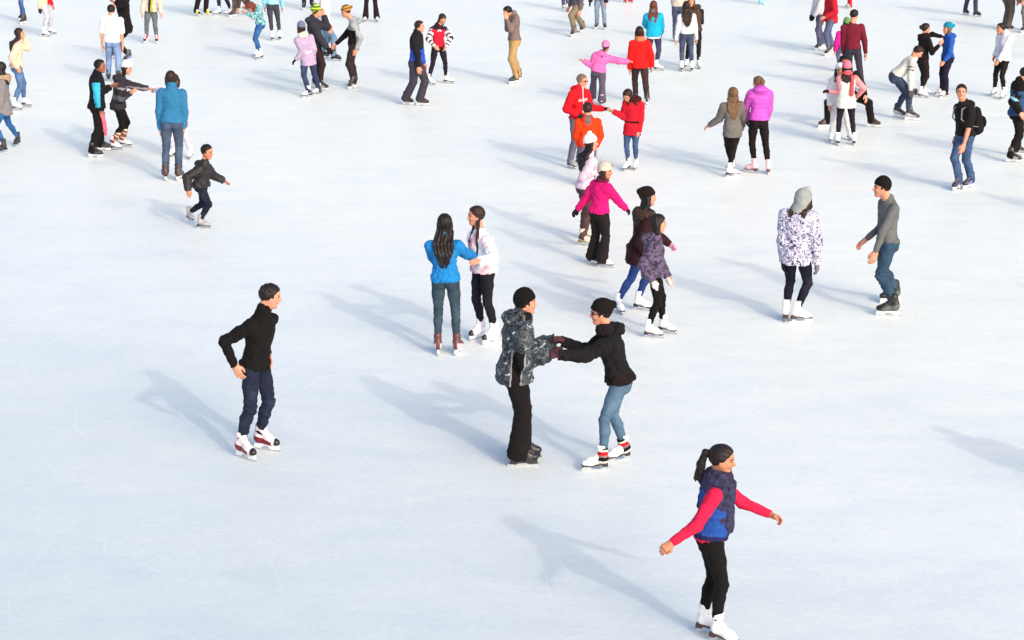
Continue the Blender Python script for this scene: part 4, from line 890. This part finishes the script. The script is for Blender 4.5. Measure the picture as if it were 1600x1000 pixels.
p = Person('skater in purple trousers and white skates beside the khaki trousers', 86, [(880,14), (887,18)], skates='whiteb', hair=('bob', 'brown'), H=1.35)
basic(p, (180, 170, 200), 'shell', legc=(96, 84, 112), fit=.014, over=True, fat=.02, hem=-.02)
p = Person('man in olive khaki trousers striding at the top edge', 205, [(903,55,889,59), (916,47,903,53)], (902,5), None, None, hl=(906,16,-.05), sex='m', H=1.76, skates='violet', hair=('short', 'dark'))
basic(p, (96, 92, 96), 'cloth', legc=(132, 118, 98), fit=.022, over=True, fat=.02, hem=-.02)
p = Person('child in long navy jacket and light jeans facing the camera', -98, [(945,46), (932,45)], (938,11), None, None, hl=(947,9), hr=(920,11), H=1.55, skates='silver', hair=('short', 'dark'))
basic(p, (42, 48, 66), 'shell', legc=(132, 150, 176), lkind='denim', lname='jeans', fit=.012, over=True, fat=.034, hem=-.12, puff=.006); p.glove(1, C((30, 34, 50)))
p = Person('child with red trousers and red boots at the top edge', -60, [(985,4), (977,4)], skates='redboot', hair=('bob', 'brown'), H=1.15)
basic(p, (230, 40, 60), 'shell', legc=(226, 30, 40), fit=.014, over=True, fat=.02, hem=-.02)
p = Person('child with pale aqua trousers and aqua skates at the top edge', 0, [(1184,5,1197,5), (1181,7,1197,8)], skates='aqua', hair=('bob', 'brown'), H=1.2)
basic(p, (200, 230, 240), 'shell', legc=(150, 205, 225), fit=.014, over=True, fat=.02, hem=-.02)
p = Person('girl in turquoise jacket with long auburn hair over white shirt, seen from behind', 78, [(1012,108), (1022,110,1035,111)], (1022,68), (1021,22), (1021,9),
    hl=(1010,42,'+'), hr=(1033,52,'+'), look=92, skates='white', hair=('long', 'chest', .25))
p.top('shirt', C((236, 236, 240)), fat=.026, hem=-.22, sleeves=0, fold=.004); p.top('jacket', C((24, 172, 214), 'shell'), fat=.034, hem=-.12, collar='stand', puff=.008, fold=.006); p.legs('jeans', C((60, 56, 88), 'denim'), fit=.008)
p = Person('girl in white sweater and dark jeans with long brown hair, seen from behind', 90, [(1064,111), (1081,111)], (1073,66), (1073,22), (1072,10),
    hl=(1056,64,.03), hr=(1088,62,.05), look=92, skates='whiteb', hair=('long', 'brown', .30))
basic(p, (226, 222, 236), 'knit', legc=(66, 76, 100), lkind='denim', lname='jeans', fit=.008, fat=.016, hem=-.0, name='sweater')
p = Person('girl in dark brown fur vest facing the camera behind the white sweater', -92, [(1092,107), (1072,105)], (1085,58), (1085,14), (1080,3),
    hl=(1089,38,-.1), hr=(1074,50), look=-100, skates='white', hair=('front', 'chest', .2))
p.top('sweater', C((50, 40, 44), 'knit'), fat=.01, hem=0); p.top('fur_vest', C((76, 60, 52), 'fur'), fat=.034, hem=-.05, sleeves=0, fold=.008, fur=C((70, 56, 48), 'fur')); p.legs('leggings', C((44, 36, 42)), fit=.003)
p = Person('skater in beige jacket and jeans behind the long brown hair', 80, [(1054,64), (1064,66)], (1060,18), None, None, hl=(1056,34,.1), skates='grey', hair=('short', 'brown'), H=1.66)
basic(p, (204, 190, 182), 'shell', legc=(74, 84, 108), lkind='denim', lname='jeans', fit=.010, over=True, fat=.026, hem=.0)
p = Person('skater in pale grey jacket with black gloves beside a long red coat', 200, [(1284,77,1273,79), (1288,74,1280,76)], (1283,30), (1281,-12), None, hl=(1270,30,-.02), skates='silver', hair=('short', 'brown'), H=1.62)
basic(p, (216, 212, 220), 'shell', legc=(86, 88, 116), lkind='denim', lname='jeans', fit=.010, over=True, fat=.026, hem=-.0); p.glove(0, C((34, 34, 44))); p.glove(1, C((34, 34, 44)))
p = Person('skater in long dark red coat and slate jeans at the top edge', 192, [(1303,85,1284,89), (1305,80,1292,83)], (1298,30), None, None, hl=(1290,26,-.1), skates='silver', hair=('bob', 'brown'), H=1.72)
basic(p, (186, 24, 44), 'shell', legc=(82, 92, 124), lkind='denim', lname='jeans', fit=.008, fat=.03, hem=-.22, flare=.01)
p = Person('child in red trousers and grey skates at the top edge', 186, [(1333,13,1322,14), (1330,11,1320,12)], skates='grey', hair=('bob', 'brown'), H=1.2)
basic(p, (90, 90, 120), 'shell', legc=(208, 24, 50), fit=.016, over=True, fat=.02, hem=-.02)
p = Person('man in maroon sweater and dark grey trousers seen from behind', 84, [(1328,139), (1346,141)], (1333,90), (1332,38), (1335,24),
    hl=(1318,84,.1), hr=(1353,85,.0), er=(1350,66), sex='m', look=50, skates='brown', hair=('short', 'dark'))
basic(p, (112, 24, 44), 'knit', legc=(60, 56, 70), fit=.014, over=True, fat=.014, hem=-.04, name='sweater')
p = Person('child in magenta coat and green hat hidden behind the maroon sweater', 96, [(1311,112), (1322,113)], (1317,78), (1320,50), (1323,36), H=1.3, skates='white', hair=('bob', 'brown'))
basic(p, (226, 36, 146), 'shell', legc=(110, 112, 140), fit=.010, over=True, fat=.03, hem=-.18, hood=None); p.beanie(C((110, 160, 90), 'knit')); p.scarf(C((110, 160, 90), 'knit'))
p = Person('man in cream sweater bending down with hands on his knees', -4, [(1396,183,1413,185), (1414,188,1434,189)], (1402,116), (1427,92), (1434,82),
    hl=(1428,140,.1), hr=(1423,142,-.12), er=(1423,122), sex='m', H=1.72, look=-6, tilt=40, bend=.07, skates='silver', hair=('short', 'brown'), curl=(1, 1))
p.top('sweater', [C((214, 210, 204), 'knit'), C((110, 96, 96), 'knit')], fat=.012, hem=.0, fold=.006, paint=lambda p, P: (lambda a, d: np.where((d < .1) & (np.abs(np.abs(a-.42)-.1) < .04) & ((P-p.hip)@p.L < -.07*p.H), 1, 0))(*p.armt(P, 1)))
p.legs('jeans', C((54, 66, 92), 'denim'), fit=.012); p.glove(1, C((84, 78, 82))); p.glove(0, C((84, 78, 82)))
p = Person('girl in black hooded jacket facing the blue hoodie, hair tied up', 24, [(1438,148,1452,149), (1432,152,1451,154)], (1440,102), (1445,58), (1447,45),
    hl=(1471,57,.05), el=(1459,57), hr=(1468,70,-.05), er=(1452,76), look=10, skates='white', hair=('bun', 'dark'))
basic(p, (34, 22, 26), 'knit', legc=(44, 30, 34), lname='leggings', fit=.008, fat=.012, hem=-.12, collar='high', hood='down')
p = Person('person in royal blue hoodie with teal pompom beanie and navy trousers', 190, [(1484,151,1466,153), (1477,148,1461,149)], (1479,103), (1483,57), (1480,45),
    hl=(1475,96,-.03), el=(1485,78), hr=(1472,68,.0), look=190, skates='white', hair=('bob', 'light'))
basic(p, (34, 86, 178), 'knit', legc=(36, 30, 60), fit=.018, over=True, fat=.018, hem=-.04, collar='high', hood='down', name='hoodie'); p.beanie(C((12, 130, 160), 'knit'), slouch=1.2)
p = Person('girl with dark ponytail in open white jacket and black leggings', -146, [(1570,153,1563,156), (1556,148,1548,151)], (1566,100), (1571,54), (1563,45),
    hl=(1560,96,-.08), el=(1572,82), hr=(1554,88,.0), look=-160, skates='white', hair=('pony', 'dark', .12), skin='m')
p.top('jacket', [C((238, 236, 242), 'shell'), C((190, 194, 222))], fat=.028, hem=-.06, collar='stand', fold=.007, flare=.012, paint=lambda p, P: np.where(((P-p.hip)@p.F > .03) & (np.abs((P-p.hip)@p.L) < .05), 1, 0)); p.legs('leggings', C((40, 30, 34)), fit=.004)
p = Person('skater in navy jeans, legs apart, cut off by the top edge right of the centre', -62, [(1526,26), (1509,23)], skates='darkfig', sex='m', hair=('short', 'dark'), H=1.7)
basic(p, (90, 90, 110), 'cloth', legc=(56, 58, 86), lkind='denim', lname='jeans', fit=.012, over=True, fat=.02, hem=-.03)
p = Person('skater in greyish tan coat and brown trousers near the top right corner', 40, [(1571,45), (1577,48)], (1576,2), None, None, hr=(1590,0), skates='darkfig', sex='m', hair=('short', 'dark'), H=1.72)
basic(p, (150, 132, 130), 'cloth', legc=(92, 82, 78), fit=.020, over=True, fat=.026, hem=-.10, flare=.01)
p = Person('skater in grey trousers cut by the right edge at the top', 175, [(1606,50,1594,52), (1608,46,1597,48)], skates='black', sex='m', hair=('short', 'dark'), H=1.72)
basic(p, (96, 96, 100), 'cloth', legc=(118, 116, 112), fit=.022, over=True, fat=.02, hem=-.10)

# skaters just outside the right edge, whose shadows reach into the picture
for fx, fy, fc, hh in ((1867, 824, 100, 1.7), (1776, 360, 60, 1.7), (1900, 530, 200, 1.65)):
    p = Person({824: 'skater in grey coat just outside the lower right edge', 360: 'skater in navy jacket outside the right edge, upper of two', 530: 'skater in brown jacket outside the right edge, level with the grey sweater'}[fy], fc, [(fx-12, fy), (fx+12, fy)], H=hh, skates='black', hair=('short', 'dark'))
    basic(p, {824: (120, 120, 126), 360: (50, 56, 84), 530: (110, 84, 70)}[fy], 'cloth', legc=(44, 42, 52), fit=.012, over=True, fat=.024, hem=-.06)

# ================================================================= things carried
def thing_obj(name, S, mats, base, label, cat, vox, paint=None):
    v, f = S.mesh(vox); mi = None if paint is None else np.asarray(paint(v[f].mean(1))).astype(int)
    me = to_mesh(name, v-base, f, mats, mi); return me
p = bp; base = p.tp(.5, 0, -.17*p.H)
root = bpy.data.objects.new('backpack', None); scene.collection.objects.link(root); root.location = base
root['label'] = 'black backpack with a white mark on the back of the boy in the hoodie'; root['category'] = 'backpack'
S = Shape(); M_ = np.stack([p.L, p.F, p.U]); S.cone(p.tp(.16, 0, -.13*p.H), p.tp(.74, 0, -.125*p.H), .12, .09, .03); S.cone(p.tp(.16, .05, -.13*p.H), p.tp(.7, .04, -.125*p.H), .09, .07, .04).cone(p.tp(.16, -.05, -.13*p.H), p.tp(.7, -.04, -.125*p.H), .09, .07, .04)
S.mod(lambda P, d: d+wr(P, 4, 20, .008)); me = thing_obj('bag', S, [C((32, 30, 34)), C((225, 225, 228))], base, '', '', .012,
    lambda P: (lambda t, u, v: np.where((v < -.17*p.H) & (np.abs(t-.42-1.2*u) < .06) & (np.abs(u) < .06) & (np.sin(u*170)*np.sin(t*60+1) > .1), 1, 0))(p.tfrac(P), (P-p.hip)@p.L, (P-p.hip)@p.F)); link('bag', me, root)
S = Shape(); S.ell(p.tp(.34, 0, -.21*p.H), A(.09, .035, .10), M_, .02); link('front_pocket', thing_obj('front_pocket', S, [C((40, 38, 42))], base, '', '', .012), root)
for sg in (1, -1):
    S = Shape(); H = p.H; S.chain([(p.tp(.95, sg*.055*H, -.09*H), .014), (p.tp(1.0, sg*.065*H, -.0), .014), (p.tp(.93, sg*.066*H, .07*H), .014), (p.tp(.6, sg*.08*H, .09*H), .013), (p.tp(.35, sg*.105*H, .02*H), .012), (p.tp(.25, sg*.08*H, -.1*H), .011)], .01)
    link('strap', thing_obj('strap', S, [C((126, 124, 128))], base, '', '', .010), root)
p = hold8; w = p.W[1]; xd = p.handframe(1)[0]; S = Shape(); a = w+xd*.07
S.chain([(a, .03), (a+A(.03, 0, -.14), .034), (a+A(.045, -.01, -.27), .036), (a+A(.05, 0, -.38), .018)], .02).mod(lambda P, d: d+wr(P, 3, 45, .010))
me = thing_obj('cloth', S, [C((232, 110, 132))], a, '', '', .010); o = link('cloth', me); o.location = a; o['label'] = 'crumpled pink cloth hanging from the hand of the man in black'; o['category'] = 'cloth'
